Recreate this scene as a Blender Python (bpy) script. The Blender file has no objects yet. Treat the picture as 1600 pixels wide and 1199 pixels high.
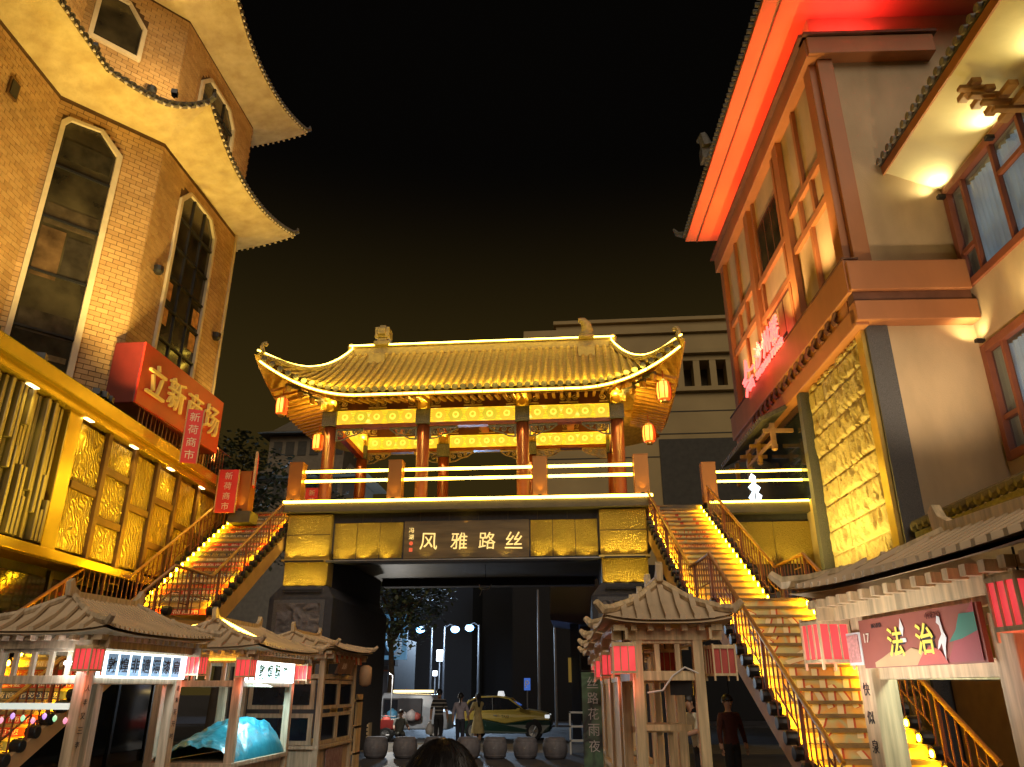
import bpy, bmesh, math, random
from mathutils import Matrix, Vector, noise
random.seed(7)
sc = bpy.context.scene
COL = sc.collection
R = math.radians
PI = math.pi
V = Vector

# ------------------------------------------------------------------ camera, sky, sun, exposure
cam = bpy.data.cameras.new("camera")
cam.lens = 27.0; cam.sensor_width = 36.0; cam.clip_end = 1000; cam.clip_start = 0.05
cam_o = bpy.data.objects.new("camera", cam); COL.objects.link(cam_o)
cam_o.location = (0, 0, 1.85); cam_o.rotation_euler = (R(90 + 21.7), 0, R(5.0))
sc.camera = cam_o

world = bpy.data.worlds.new("World"); sc.world = world; world.use_nodes = True
wn = world.node_tree.nodes; wl = world.node_tree.links
bg = wn["Background"]
sky = wn.new("ShaderNodeTexSky"); sky.sky_type = 'NISHITA'; sky.sun_disc = False
sky.sun_elevation = R(-6); sky.sun_rotation = R(180)
geo = wn.new("ShaderNodeNewGeometry"); sep = wn.new("ShaderNodeSeparateXYZ")
wl.new(geo.outputs["Incoming"], sep.inputs[0])
mr = wn.new("ShaderNodeMapRange"); mr.inputs[1].default_value = 0.0; mr.inputs[2].default_value = -0.62
wl.new(sep.outputs[2], mr.inputs[0])
ramp = wn.new("ShaderNodeValToRGB")                     # town glow low in the night sky
ramp.color_ramp.interpolation = 'EASE'
e = ramp.color_ramp.elements
e[0].position = 0.0; e[0].color = (0.0360, 0.0245, 0.0060, 1)
e[1].position = 1.0; e[1].color = (0.0012, 0.0010, 0.0008, 1)
m_ = e.new(0.45); m_.color = (0.0230, 0.0150, 0.0036, 1)
wl.new(mr.outputs[0], ramp.inputs[0])
addn = wn.new("ShaderNodeMixRGB"); addn.blend_type = 'ADD'; addn.inputs[0].default_value = 0.02
wl.new(ramp.outputs[0], addn.inputs[1]); wl.new(sky.outputs[0], addn.inputs[2])
wl.new(addn.outputs[0], bg.inputs[0]); bg.inputs[1].default_value = 1.0

sun = bpy.data.lights.new("sun", 'SUN'); sun.energy = 0.92; sun.angle = R(45); sun.color = (1.0, 0.82, 0.62)
sun_o = bpy.data.objects.new("sun", sun); COL.objects.link(sun_o)
sun_o.rotation_euler = (R(55), 0, R(12))
sc.view_settings.view_transform = 'Standard'; sc.view_settings.look = 'None'
sc.view_settings.exposure = 0.4; sc.view_settings.gamma = 1.0
sc.cycles.use_denoising = True
sc.cycles.max_bounces = 5; sc.cycles.diffuse_bounces = 3; sc.cycles.glossy_bounces = 2
sc.cycles.transmission_bounces = 4; sc.cycles.sample_clamp_indirect = 4.0
sc.cycles.caustics_reflective = False; sc.cycles.caustics_refractive = False

# ------------------------------------------------------------------ helpers
WM = {}
def setp(o, name, parent, M=None):
    M = M or Matrix.Identity(4)
    COL.objects.link(o)
    if parent is not None:
        o.parent = parent; o.matrix_parent_inverse = WM[parent.name].inverted()
    o.matrix_basis = M; WM[o.name] = M.copy()
    return o
def thing(name, label, cat, loc=(0, 0, 0), rot=0, group=None):
    o = bpy.data.objects.new(name, None); o.empty_display_size = 0.2
    o["label"] = label; o["category"] = cat
    if group: o["group"] = group
    return setp(o, name, None, Matrix.Translation(loc) @ Matrix.Rotation(rot, 4, 'Z'))
def tag(o, label=None, cat=None, group=None, kind=None):
    if label: o["label"] = label
    if cat: o["category"] = cat
    if group: o["group"] = group
    if kind: o["kind"] = kind
    return o
def inst(name, mesh, parent, M):
    return setp(bpy.data.objects.new(name, mesh), name, parent, M)
def frame(o, r, u):
    r = V(r).normalized(); u = V(u).normalized(); n = r.cross(u).normalized()
    M = Matrix((r, u, n)).transposed().to_4x4(); M.translation = V(o); return M
def TR(x, y, z, rz=0, s=None):
    M = Matrix.Translation((x, y, z)) @ Matrix.Rotation(rz, 4, 'Z')
    if s: M = M @ Matrix.Diagonal((s[0], s[1], s[2], 1))
    return M

class MB:
    def __init__(s): s.v = []; s.f = []; s.m = []
    def add(s, vs, fs, mi=0):
        b = len(s.v); s.v += [tuple(p) for p in vs]
        for f in fs: s.f.append(tuple(i + b for i in f)); s.m.append(mi)
        return s
    def obox(s, o, a, b, c, mi=0):
        o = V(o); a = V(a); b = V(b); c = V(c)
        if a.cross(b).dot(c) < 0: a, b = b, a
        vs = [o, o + a, o + a + b, o + b, o + c, o + a + c, o + a + b + c, o + b + c]
        return s.add(vs, [(0, 3, 2, 1), (4, 5, 6, 7), (0, 1, 5, 4), (1, 2, 6, 5), (2, 3, 7, 6), (3, 0, 4, 7)], mi)
    def box(s, c, d, ang=0, mi=0):
        ca, sa = math.cos(ang), math.sin(ang)
        a = V((ca * d[0], sa * d[0], 0)); b = V((-sa * d[1], ca * d[1], 0)); h = V((0, 0, d[2]))
        return s.obox(V(c) - a / 2 - b / 2 - h / 2, a, b, h, mi)
    def bb(s, x0, x1, y0, y1, z0, z1, mi=0):
        return s.obox((x0, y0, z0), (x1 - x0, 0, 0), (0, y1 - y0, 0), (0, 0, z1 - z0), mi)
    def prism(s, pts, vec, mi=0):
        pts = [V(p) for p in pts]; vec = V(vec); n = len(pts)
        nr = V((0, 0, 0))
        for i in range(n): nr += pts[i].cross(pts[(i + 1) % n])
        if nr.dot(vec) > 0: pts = pts[::-1]
        fs = [tuple(range(n)), tuple(range(2 * n - 1, n - 1, -1))]
        for i in range(n):
            j = (i + 1) % n; fs.append((i, i + n, j + n, j))
        return s.add(pts + [p + vec for p in pts], fs, mi)
    def tube(s, path, r, n=6, mi=0, cap=True):
        path = [V(p) for p in path]; k = len(path)
        rs = r if isinstance(r, (list, tuple)) else [r] * k
        up = None; vs = []; fs = []
        for i, p in enumerate(path):
            t = (path[min(i + 1, k - 1)] - path[max(i - 1, 0)]).normalized()
            if up is None: up = V((0, 0, 1)) if abs(t.z) < .95 else V((1, 0, 0))
            a = t.cross(up).normalized(); b = a.cross(t).normalized(); up = b
            for j in range(n):
                w = 2 * PI * j / n
                vs.append(p + a * math.cos(w) * rs[i] + b * math.sin(w) * rs[i])
        for i in range(k - 1):
            for j in range(n):
                j2 = (j + 1) % n
                fs.append((i * n + j, (i + 1) * n + j, (i + 1) * n + j2, i * n + j2)[::-1])
        if cap: fs += [tuple(range(n - 1, -1, -1))[::-1], tuple((k - 1) * n + j for j in range(n))[::-1]]
        return s.add(vs, fs, mi)
    def lathe(s, c, prof, n=12, mi=0, axis='Z'):
        c = V(c); vs = []; fs = []; k = len(prof)
        for r, z in prof:
            for j in range(n):
                w = 2 * PI * j / n; p = V((r * math.cos(w), r * math.sin(w), z))
                if axis == 'X': p = V((p.z, p.x, p.y))
                if axis == 'Y': p = V((p.y, p.z, p.x))
                vs.append(c + p)
        for i in range(k - 1):
            for j in range(n):
                j2 = (j + 1) % n; fs.append((i * n + j, i * n + j2, (i + 1) * n + j2, (i + 1) * n + j))
        fs += [tuple(range(n - 1, -1, -1)), tuple((k - 1) * n + j for j in range(n))]
        return s.add(vs, fs, mi)
    def grid(s, P, mi=0):
        h = len(P); w = len(P[0]); b = []
        for r in P: b += r
        return s.add(b, [(i * w + j, i * w + j + 1, (i + 1) * w + j + 1, (i + 1) * w + j) for i in range(h - 1) for j in range(w - 1)], mi)
    def mesh(s, name, mats, smooth=False):
        me = bpy.data.meshes.new(name); me.from_pydata(s.v, [], s.f)
        for m in (mats if isinstance(mats, (list, tuple)) else [mats]): me.materials.append(m)
        me.polygons.foreach_set("material_index", s.m)
        if smooth: me.polygons.foreach_set("use_smooth", [True] * len(s.f))
        me.update(); return me
    def build(s, name, mats, parent=None, smooth=False, bevel=0, M=None):
        o = inst(name, s.mesh(name, mats, smooth), parent, M)
        if bevel:
            b = o.modifiers.new("bevel", 'BEVEL'); b.width = bevel; b.segments = 2; b.limit_method = 'ANGLE'
        return o
def one(name, mats, parent, **k): return lambda f: f
_txt = {}
def text_mesh(body, extrude=0.0, spacing=1.0, bold=0.0):
    key = (body, extrude, spacing, bold)
    if key in _txt: return _txt[key]
    cu = bpy.data.curves.new("lettering", 'FONT'); cu.body = body; cu.size = 1.0
    cu.align_x = 'CENTER'; cu.align_y = 'CENTER'; cu.extrude = extrude; cu.space_character = spacing; cu.offset = bold
    cu.resolution_u = 3
    o = bpy.data.objects.new("lettering", cu); COL.objects.link(o)
    bpy.context.view_layer.update()
    dg = bpy.context.evaluated_depsgraph_get()
    me = bpy.data.meshes.new_from_object(o.evaluated_get(dg), depsgraph=dg)
    bpy.data.objects.remove(o); bpy.data.curves.remove(cu)
    xs = [v.co.x for v in me.vertices] or [0]; ys = [v.co.y for v in me.vertices] or [0]
    cx = (min(xs) + max(xs)) / 2; cy = (min(ys) + max(ys)) / 2
    for v in me.vertices: v.co.x -= cx; v.co.y -= cy
    me["w"] = max(xs) - min(xs); me["h"] = max(ys) - min(ys)
    _txt[key] = me; return me
def text(name, body, mat, parent, o, r, u, h=None, w=None, extrude=0.02, bold=0.0, sx=1.0):
    """flat lettering centred on o, h = height or w = width of the whole run"""
    src = text_mesh(body, extrude, 1.0, bold); me = src.copy(); me.materials.clear(); me.materials.append(mat)
    k = (h / src["h"]) if h else (w / src["w"])
    M = frame(o, r, u) @ Matrix.Diagonal((k * sx, k, 1, 1))
    return inst(name, me, parent, M)
def lamp(kind, parent, loc, energy, color, aim=None, size=0.1, size_y=None, spot=90, blend=0.6, name="lamp_light"):
    l = bpy.data.lights.new(name, kind); l.energy = energy; l.color = color
    if kind == 'AREA':
        l.size = size
        if size_y: l.shape = 'RECTANGLE'; l.size_y = size_y
    else: l.shadow_soft_size = size
    if kind == 'SPOT': l.spot_size = R(spot); l.spot_blend = blend
    M = Matrix.Translation(loc)
    if aim is not None: M = M @ (V(aim) - V(loc)).to_track_quat('-Z', 'Y').to_matrix().to_4x4()
    return setp(bpy.data.objects.new(name, l), name, parent, M)

# ------------------------------------------------------------------ materials
def mat(name, col, rough=0.6, metal=0.0, var=0.15, scale=3.0, bump=0.0, bscale=30.0, col2=None, spec=0.5, detail=5, stretch=None, trans=0):
    m = bpy.data.materials.new(name); m.use_nodes = True
    n = m.node_tree.nodes; l = m.node_tree.links; p = n["Principled BSDF"]
    p.inputs["Roughness"].default_value = rough; p.inputs["Metallic"].default_value = metal
    p.inputs["Specular IOR Level"].default_value = spec
    if trans: p.inputs["Transmission Weight"].default_value = trans
    tc = n.new("ShaderNodeTexCoord"); src = tc.outputs["Object"]
    if stretch:
        mp = n.new("ShaderNodeMapping"); mp.inputs["Scale"].default_value = stretch
        l.new(src, mp.inputs[0]); src = mp.outputs[0]
    nz = n.new("ShaderNodeTexNoise"); nz.inputs["Scale"].default_value = scale; nz.inputs["Detail"].default_value = detail
    l.new(src, nz.inputs["Vector"])
    rp = n.new("ShaderNodeValToRGB"); rp.color_ramp.elements[0].position = .3; rp.color_ramp.elements[1].position = .7
    c2 = col2 or tuple(c * (1 - var) for c in col); c1 = col if col2 else tuple(min(1, c * (1 + var)) for c in col)
    rp.color_ramp.elements[0].color = (*c2, 1); rp.color_ramp.elements[1].color = (*c1, 1)
    l.new(nz.outputs["Fac"], rp.inputs[0]); l.new(rp.outputs[0], p.inputs["Base Color"])
    if bump:
        n2 = n.new("ShaderNodeTexNoise"); n2.inputs["Scale"].default_value = bscale; n2.inputs["Detail"].default_value = 4
        l.new(src, n2.inputs["Vector"])
        bp = n.new("ShaderNodeBump"); bp.inputs["Strength"].default_value = min(1, bump); bp.inputs["Distance"].default_value = 0.03 * max(1, bump)
        l.new(n2.outputs["Fac"], bp.inputs["Height"]); l.new(bp.outputs[0], p.inputs["Normal"])
    return m
def emis(name, col, s, var=0, scale=5.0, base=(0.5, 0.4, 0.3)):
    m = bpy.data.materials.new(name); m.use_nodes = True
    n = m.node_tree.nodes; l = m.node_tree.links; p = n["Principled BSDF"]
    p.inputs["Base Color"].default_value = (*base, 1); p.inputs["Emission Color"].default_value = (*col, 1)
    p.inputs["Emission Strength"].default_value = s; p.inputs["Roughness"].default_value = .5
    if var:
        tc = n.new("ShaderNodeTexCoord"); nz = n.new("ShaderNodeTexNoise"); nz.inputs["Scale"].default_value = scale
        l.new(tc.outputs["Object"], nz.inputs["Vector"])
        mm = n.new("ShaderNodeMapRange"); mm.inputs[1].default_value = .35; mm.inputs[2].default_value = .65
        mm.inputs[3].default_value = s * (1 - var); mm.inputs[4].default_value = s * (1 + var)
        l.new(nz.outputs["Fac"], mm.inputs[0]); l.new(mm.outputs[0], p.inputs["Emission Strength"])
    return m
def relief(name, col, kind='swirl', scale=6.0, dist=0.05, rough=0.35, metal=0.6, col2=None):
    m = bpy.data.materials.new(name); m.use_nodes = True
    n = m.node_tree.nodes; l = m.node_tree.links; p = n["Principled BSDF"]
    p.inputs["Base Color"].default_value = (*col, 1); p.inputs["Roughness"].default_value = rough; p.inputs["Metallic"].default_value = metal
    tc = n.new("ShaderNodeTexCoord")
    if kind == 'swirl':
        t = n.new("ShaderNodeTexWave"); t.wave_type = 'RINGS'; t.inputs["Scale"].default_value = scale * .35
        t.inputs["Distortion"].default_value = 14; t.inputs["Detail"].default_value = 1.5; t.inputs["Detail Scale"].default_value = 1.1
        h = t.outputs["Fac"]
    else:
        t = n.new("ShaderNodeTexVoronoi"); t.inputs["Scale"].default_value = scale * 4; h = t.outputs["Distance"]
    l.new(tc.outputs["Object"], t.inputs["Vector"])
    n2 = n.new("ShaderNodeTexNoise"); n2.inputs["Scale"].default_value = scale * 6; n2.inputs["Detail"].default_value = 6
    l.new(tc.outputs["Object"], n2.inputs["Vector"])
    ad = n.new("ShaderNodeMath"); ad.operation = 'MULTIPLY_ADD'; ad.inputs[1].default_value = .45
    l.new(n2.outputs["Fac"], ad.inputs[0]); l.new(h, ad.inputs[2])
    bp = n.new("ShaderNodeBump"); bp.inputs["Strength"].default_value = 1.0; bp.inputs["Distance"].default_value = dist
    l.new(ad.outputs[0], bp.inputs["Height"]); l.new(bp.outputs[0], p.inputs["Normal"])
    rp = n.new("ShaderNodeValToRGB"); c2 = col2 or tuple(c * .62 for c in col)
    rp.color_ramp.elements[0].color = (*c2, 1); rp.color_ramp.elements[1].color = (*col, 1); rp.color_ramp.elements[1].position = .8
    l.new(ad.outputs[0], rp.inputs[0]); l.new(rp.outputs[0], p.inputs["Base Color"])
    return m
WARM = (1.0, 0.62, 0.10); AMBER = (1.0, 0.55, 0.06); YEL = (1.0, 0.72, 0.12); WHITE = (0.8, 0.9, 1.0)
M = dict(
    stone=mat("dark_granite", (.05, .05, .062), .85, bump=.25, bscale=60, scale=8),
    granite=mat("grey_granite", (.10, .10, .11), .5, bump=.3, bscale=120, scale=60, var=.4),
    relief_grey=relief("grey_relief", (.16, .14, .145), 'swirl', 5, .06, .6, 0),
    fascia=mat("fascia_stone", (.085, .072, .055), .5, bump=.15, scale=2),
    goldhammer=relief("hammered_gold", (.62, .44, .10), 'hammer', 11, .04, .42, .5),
    plaque=mat("plaque_wood", (.17, .115, .05), .45, bump=.2, bscale=12, scale=2, var=.35, stretch=(.4, 1, 3)),
    gold=mat("gold_leaf", (.75, .55, .16), .3, .8, var=.08),
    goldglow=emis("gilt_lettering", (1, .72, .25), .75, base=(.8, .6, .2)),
    copper=mat("copper_cladding", (.40, .17, .045), .38, .6, var=.1, scale=2, stretch=(1, 1, .3)),
    neon=emis("led_strip", (1, .64, .055), 15),
    neon_soft=emis("led_strip_roof", (1, .68, .08), 11),
    tile=mat("roof_tile", (.50, .34, .095), .55, var=.25, scale=9, bump=.3, bscale=40),
    tiledark=mat("roof_tile_grey", (.10, .09, .075), .7, var=.35, scale=12, bump=.3),
    ridge=mat("ridge_plaster", (.42, .32, .13), .6, var=.2, scale=8, bump=.3, bscale=25),
    redwood=mat("red_lacquer", (.22, .055, .022), .38, var=.2, scale=3, stretch=(1, 1, .25)),
    redbeam=mat("red_beam", (.36, .05, .02), .5, var=.2, scale=4),
    rafter=mat("ochre_rafter", (.50, .28, .07), .55, var=.2, scale=6),
    carved=mat("blue_carving", (.12, .13, .17), .55, var=.4, scale=25),
    carvedw=mat("pale_carving", (.34, .24, .14), .6, var=.3, scale=20),
    goldcarve=mat("gilt_carving", (.55, .36, .08), .45, .3, var=.4, scale=22, bump=.5, bscale=50),
    rail=mat("oxide_red_steel", (.20, .065, .035), .45, var=.2, scale=10),
    handrail=mat("bronze_handrail", (.38, .19, .07), .4, .2, var=.2, scale=6),
    stringer=mat("tan_stringer", (.50, .30, .14), .6, var=.15, scale=2, bump=.1),
    tread=mat("stair_tread", (.20, .14, .07), .6, var=.25, scale=6),
    black=mat("black_metal", (.015, .015, .017), .4, var=.2),
    paving=mat("stone_paving", (.055, .055, .065), .55, var=.35, scale=1.2, bump=.2, bscale=20),
    asphalt=mat("asphalt", (.045, .045, .047), .75, var=.3, scale=2, bump=.3, bscale=90),
    white=mat("white_paint", (.75, .75, .73), .5, var=.06),
    lensy=emis("step_lamp_lens", (1, .50, .006), 230),
)
# ------------------------------------------------------------------ ground
g = MB(); g.bb(-150, 150, -60, 30.6, -.3, 0); tag(g.build("pavement", M["paving"]), kind="structure")
g = MB(); g.bb(-150, 150, 30.6, 30.85, -.3, .02); tag(g.build("kerb", mat("kerb_stone", (.17, .16, .15), .7, bump=.2)), kind="structure")
g = MB(); g.bb(-150, 150, 30.85, 47, -.3, -.12); tag(g.build("road", M["asphalt"]), kind="structure")
g = MB(); g.bb(-200, 200, 47, 260, -.3, -.02); tag(g.build("far_ground", M["paving"]), kind="structure")
g = MB(); g.bb(-60, 60, 31.35, 31.47, -.12, -.116); tag(g.build("road_marking", M["white"]), kind="structure")
g = MB(); g.bb(-40, 40, 26.6, 30.6, 0, .004); tag(g.build("sidewalk", mat("tan_sidewalk", (.24, .19, .12), .7, var=.2, scale=2, bump=.2)), kind="structure")

# ------------------------------------------------------------------ bridge
BR = thing("footbridge", "gold panelled footbridge with dark stone piers spanning the pedestrian street", "bridge", (-3.4, 26, 0))
b = MB(); b.bb(-9.05, 2.2, 22.62, 29.6, 6.88, 7.2); deck = b.build("deck_slab", M["fascia"], BR, bevel=.01)
b = MB(); b.bb(-8.95, 2.1, 23.0, 29.5, 5.67, 6.88); b.build("deck_beam", M["fascia"], BR)
b = MB(); b.bb(-7.4, .5, 22.95, 23.35, 5.38, 5.67); b.build("lower_lip", M["stone"], BR)
b = MB(); b.bb(-7.4, .5, 28.9, 29.45, 5.4, 5.67); b.build("rear_lip", M["stone"], BR)
# upper course of small slabs above the panels
for i in range(9):
    x0 = -7.5 + i * 8.05 / 9
    MB().bb(x0 + .012, x0 + 8.05 / 9 - .012, 22.975, 23.02, 6.60, 6.87).build("course_slab", M["stone"], BR)
def panels(x0, x1, n, z0, z1, y, nm="relief_panel"):
    w = (x1 - x0) / n
    for i in range(n):
        MB().bb(x0 + i * w + .008, x0 + (i + 1) * w - .008, y - .06, y + .02, z0, z1).build(nm, M["goldhammer"], BR, bevel=.012)
panels(-7.46, -5.32, 3, 5.50, 6.58, 23.0)
panels(-1.46, .55, 3, 5.50, 6.58, 23.0)
for x0, x1 in ((-8.9, -7.52), (.60, 1.98)):
    c = (x0 + x1) / 2
    b = MB(); b.bb(x0, x1, 22.80, 23.1, 5.48, 6.84); b.build("pier_cap_block", M["goldhammer"], BR, bevel=.02)
    b = MB(); b.bb(x0 + .01, x1 - .01, 22.795, 22.8, 6.2, 6.22); b.build("block_joint", M["black"], BR)
    b = MB(); b.bb(x0 - .05, x1 + .05, 22.72, 23.1, 5.42, 5.475); b.build("block_rail", M["gold"], BR)
    b = MB(); b.bb(x0 + .02, x1 - .02, 22.85, 23.4, 4.72, 5.415); b.build("pier_neck_block", M["goldhammer"], BR, bevel=.02)
    # pier: tapered shoulder then shaft
    b = MB(); b.bb(x0 + .05, x1 - .05, 23.0, 29.4, 4.6, 5.67); b.bb(x0 - .3, x1 + .25, 22.75, 29.4, 0, 4.35)
    z0, z1 = 4.35, 4.70
    lo = [(x0 - .3, 22.75), (x1 + .25, 22.75), (x1 + .25, 29.4), (x0 - .3, 29.4)]
    hi = [(x0 - .02, 22.84), (x1 + .02, 22.84), (x1 + .02, 29.3), (x0 - .02, 29.3)]
    b.add([(*p, z0) for p in lo] + [(*p, z1) for p in hi], [(0, 1, 5, 4), (1, 2, 6, 5), (2, 3, 7, 6), (3, 0, 4, 7), (4, 5, 6, 7)])
    b.build("pier", M["stone"], BR, bevel=.02)
    MB().bb(x0 - .02, x1 - .1, 22.70, 22.76, 2.1, 4.2).build("pier_relief", M["relief_grey"], BR, bevel=.02)
    MB().bb(x0 - .14, x1 + .02, 22.725, 22.745, 2.0, 4.3).build("pier_relief_border", M["granite"], BR)
    for k in range(3):
        lx = x0 + .25 + k * .45
        lamp('SPOT', BR, (lx, 22.68, 4.60), 9, YEL, (lx, 22.84, 5.6), .02, spot=120)
        lamp('SPOT', BR, (lx, 22.64, 5.46), 14, YEL, (lx, 22.79, 6.6), .02, spot=115)
    MB().bb(x0 + .1, x1 - .1, 22.64, 22.72, 4.54, 4.58).build("uplight_bar", M["black"], BR)
    MB().bb(x0 + .1, x1 - .1, 22.58, 22.66, 5.37, 5.415).build("uplight_bar", M["black"], BR)
for xs in ([-7.1, -6.5, -5.8], [-1.15, -.5, .2]):
    for lx in xs: lamp('SPOT', BR, (lx, 22.76, 5.42), 12, YEL, (lx, 22.92, 6.5), .02, spot=120)
MB().tube([(-7.5, 22.5, 5.36), (.58, 22.5, 5.36)], .035, 8).build("uplight_pipe", mat("steel_pipe", (.2, .2, .22), .35, .7), BR)
MB().bb(-5.28, -1.5, 22.93, 23.02, 5.47, 6.60).build("plaque", M["plaque"], BR, bevel=.015)
pq = bpy.data.objects["plaque"]
for ch, x in zip("风雅路丝", (-4.52, -3.60, -2.75, -1.95)):
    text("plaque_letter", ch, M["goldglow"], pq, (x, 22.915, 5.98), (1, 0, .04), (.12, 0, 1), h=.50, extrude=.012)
for k, ch in enumerate("冯湖"):
    text("plaque_signature", ch, M["goldglow"], pq, (-5.06, 22.915, 6.32 - k * .2), (1, 0, 0), (.1, 0, 1), h=.15, extrude=.008)
seal = emis("red_seal", (1, .15, .05), .5, base=(.6, .08, .04))
MB().lathe((-5.06, 22.925, 5.93), [(.035, 0), (.06, 0), (.06, .012), (.035, .012)], 12, axis='Y').build("plaque_seal", seal, pq)
MB().bb(-5.11, -5.01, 22.91, 22.93, 5.68, 5.79).build("plaque_seal", seal, pq)
for lx in (-4.6, -3.4, -2.2): lamp('SPOT', BR, (lx, 22.7, 5.42), 4, YEL, (lx, 22.92, 6.3), .03, spot=115)
# deck edge light strip, cornice uplight line
def strip(name, p, q, r, par, m="neon"): return MB().tube([p, q], r, 8).build(name, M[m], par, smooth=True)
strip("edge_light", (-9.03, 22.60, 7.19), (2.2, 22.60, 7.19), .045, BR)
lamp('AREA', BR, (-3.4, 22.78, 6.52), 10, AMBER, (-3.4, 22.74, 6.9), .1, 10.5)
# railing posts + light rails
PX = (-8.78, -5.62, -1.14, 1.92)
postm = MB(); postm.bb(-.215, .215, -.2, .2, 0, 1.26); postm.bb(-.225, .225, -.21, .21, 1.26, 1.285); postm = postm.mesh("post", M["copper"])
fix = MB(); fix.box((0, 0, .04), (.1, .07, .07)); fix = fix.mesh("uplight", M["black"])
def rail_post(x, y, z, par):
    p = inst("rail_post", postm, par, TR(x, y, z)); inst("uplight", fix, p, TR(x, y - .27, z))
    lamp('SPOT', p, (x, y - .30, z + .07), 60, AMBER, (x, y - .14, z + 1.1), .02, spot=70, blend=.9)
for x in PX: rail_post(x, 22.88, 7.2, BR)
for a, c in zip(PX[:-1], PX[1:]):
    for z in (8.21, 7.90): strip("light_rail", (a + .25, 22.88, z), (c - .25, 22.88, z), .045, BR)
# right-hand span beyond the stair
b = MB(); b.bb(3.95, 7.75, 23.75, 29.6, 6.86, 7.2); b.build("side_deck_slab", M["fascia"], BR)
b = MB(); b.bb(4.0, 7.7, 24.1, 29.5, 5.0, 6.86); b.build("side_beam", M["stone"], BR)
panels(4.15, 7.65, 2, 5.35, 6.62, 24.08)
strip("edge_light", (4.0, 23.72, 7.19), (7.75, 23.72, 7.19), .034, BR)
for x in (4.1, 7.28): rail_post(x, 23.98, 7.2, BR)
for z in (8.21, 7.90): strip("light_rail", (4.36, 23.98, z), (7.03, 23.98, z), .036, BR)
for lx in (4.6, 5.5, 6.4, 7.3): lamp('SPOT', BR, (lx, 23.82, 5.25), 14, YEL, (lx, 24.0, 6.4), .02, spot=120)
# back parapet and stair-head boxes
b = MB(); b.bb(2.2, 3.95, 24.05, 29.6, 6.86, 7.19); b.build("landing_slab", M["fascia"], BR)
for z in (7.35, 7.7): MB().bb(2.3, 4.6, 28.8, 29.1, z, z + .16).build("parapet_rail", M["redbeam"], BR)
b = MB(); b.bb(-11.6, -9.05, 24.05, 29.6, 6.86, 7.19); b.build("landing_slab", M["fascia"], BR)
for x in (-10.9, -9.7): MB().bb(x - .1, x + .1, 28.8, 29, 7.2, 8.1).build("parapet_post", M["redbeam"], BR)
for z in (7.4, 7.8): MB().bb(-11.4, -9.0, 28.85, 28.97, z, z + .12).build("parapet_rail", M["redbeam"], BR)
# wire and little frame hanging in the arch
w = MB(); w.tube([(-3.1, 25.5, 5.66), (-3.1, 25.5, 5.05)], .012, 5); w.build("hanging_wire", M["black"], BR)
w = MB(); w.tube([(-3.3, 25.5, 5.02), (-3.25, 25.5, 4.88), (-2.98, 25.5, 4.88), (-2.9, 25.5, 5.02)], .018, 5)
w.tube([(-3.25, 25.5, 4.95), (-2.95, 25.5, 4.95)], .014, 5); w.tube([(-3.2, 25.5, 4.88), (-3.28, 25.5, 4.66)], .014, 5); w.build("wire_bracket", M["white"], BR)

# ------------------------------------------------------------------ pavilion on the bridge
PV = thing("roofed_pavilion", "golden tile-roofed pavilion outlined in light strips on top of the footbridge", "pavilion", (-3.52, 26.5, 7.2))
XC = -3.52; CX = (-8.41, -5.16, -1.78, 1.37); YF = 24.5; YB = 28.5
RZ = 13.85; RY = 26.5; HX = 4.95
def eave(X):                                   # front eave line
    s = max(0, min(1, (abs(X - XC) - 3.6) / 3.35)); return 23.25 - .5 * s * s, 11.06 + 1.15 * s ** 2.1
def hip(X):                                    # hip ridge, from ridge end out to the corner
    t = max(0, min(1, (abs(X - XC) - HX) / (6.95 - HX)))
    y = RY + (22.75 - RY) * t
    z = RZ * (1 - t) ** 2.2 + 12.21 * (1 - (1 - t) ** 2.2) - 1.2 * t * (1 - t) ** 1.6
    return y, z
def topline(X): return (RY, RZ) if abs(X - XC) <= HX else hip(X)
def slope_pt(X, v, off=0):
    y0, z0 = topline(X); y1, z1 = eave(X)
    L = RY - y1
    f = (RY - y0) / max(.01, L)                # hip columns start part way down
    z = z0 + (z1 - z0) * v - .55 * v * (1 - v) * (1 - f)
    return V((X, y0 + (y1 - y0) * v, z + off))
W2 = 6.9; NCOL = 52
P = []
xs = [XC - W2 + 2 * W2 * i / 104 for i in range(105)]
for j in range(13): P.append([slope_pt(x, j / 12) for x in xs])
b = MB(); b.grid(P); b.grid([[p - V((0, 0, .12)) for p in r] for r in P])
b.build("roof_front", M["tile"], PV, smooth=True)
P = [[V((p.x, 2 * RY - p.y, p.z - (.08 + .12 * max(0, (abs(p.x - XC) - 4.5) / 2.4)) * (RY - p.y))) for p in r] for r in P]
b = MB(); b.grid([[p - V((0, 0, .05)) for p in r] for r in P]); b.build("roof_rear", M["tile"], PV, smooth=True)
for sgn in (-1, 1):                            # side slopes below the gable
    b = MB(); Pg = []
    for j in range(9):
        v = j / 8; row = []
        for i in range(21):
            t = i / 20 * 2 - 1                 # front to back along the side
            X = XC + sgn * (HX + .05 + (W2 - HX - .15 + .25 * abs(t) ** 3) * v)
            yy = RY - t * (3.75 * v + .25)
            ze = 11.1 + 1.1 * abs(t) ** 3; z = 12.5 + (ze - 12.5) * v
            row.append((X, yy, z))
        Pg.append(row)
    b.grid(Pg); b.build("roof_side", M["tile"], PV, smooth=True)
    b = MB(); xg = XC + sgn * (HX - .1)
    b.prism([(xg, RY - 1.7, 12.3), (xg, RY + 1.7, 12.3), (xg, RY, RZ)], (sgn * .08, 0, 0)); b.build("gable_board", M["redbeam"], PV)
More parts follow.
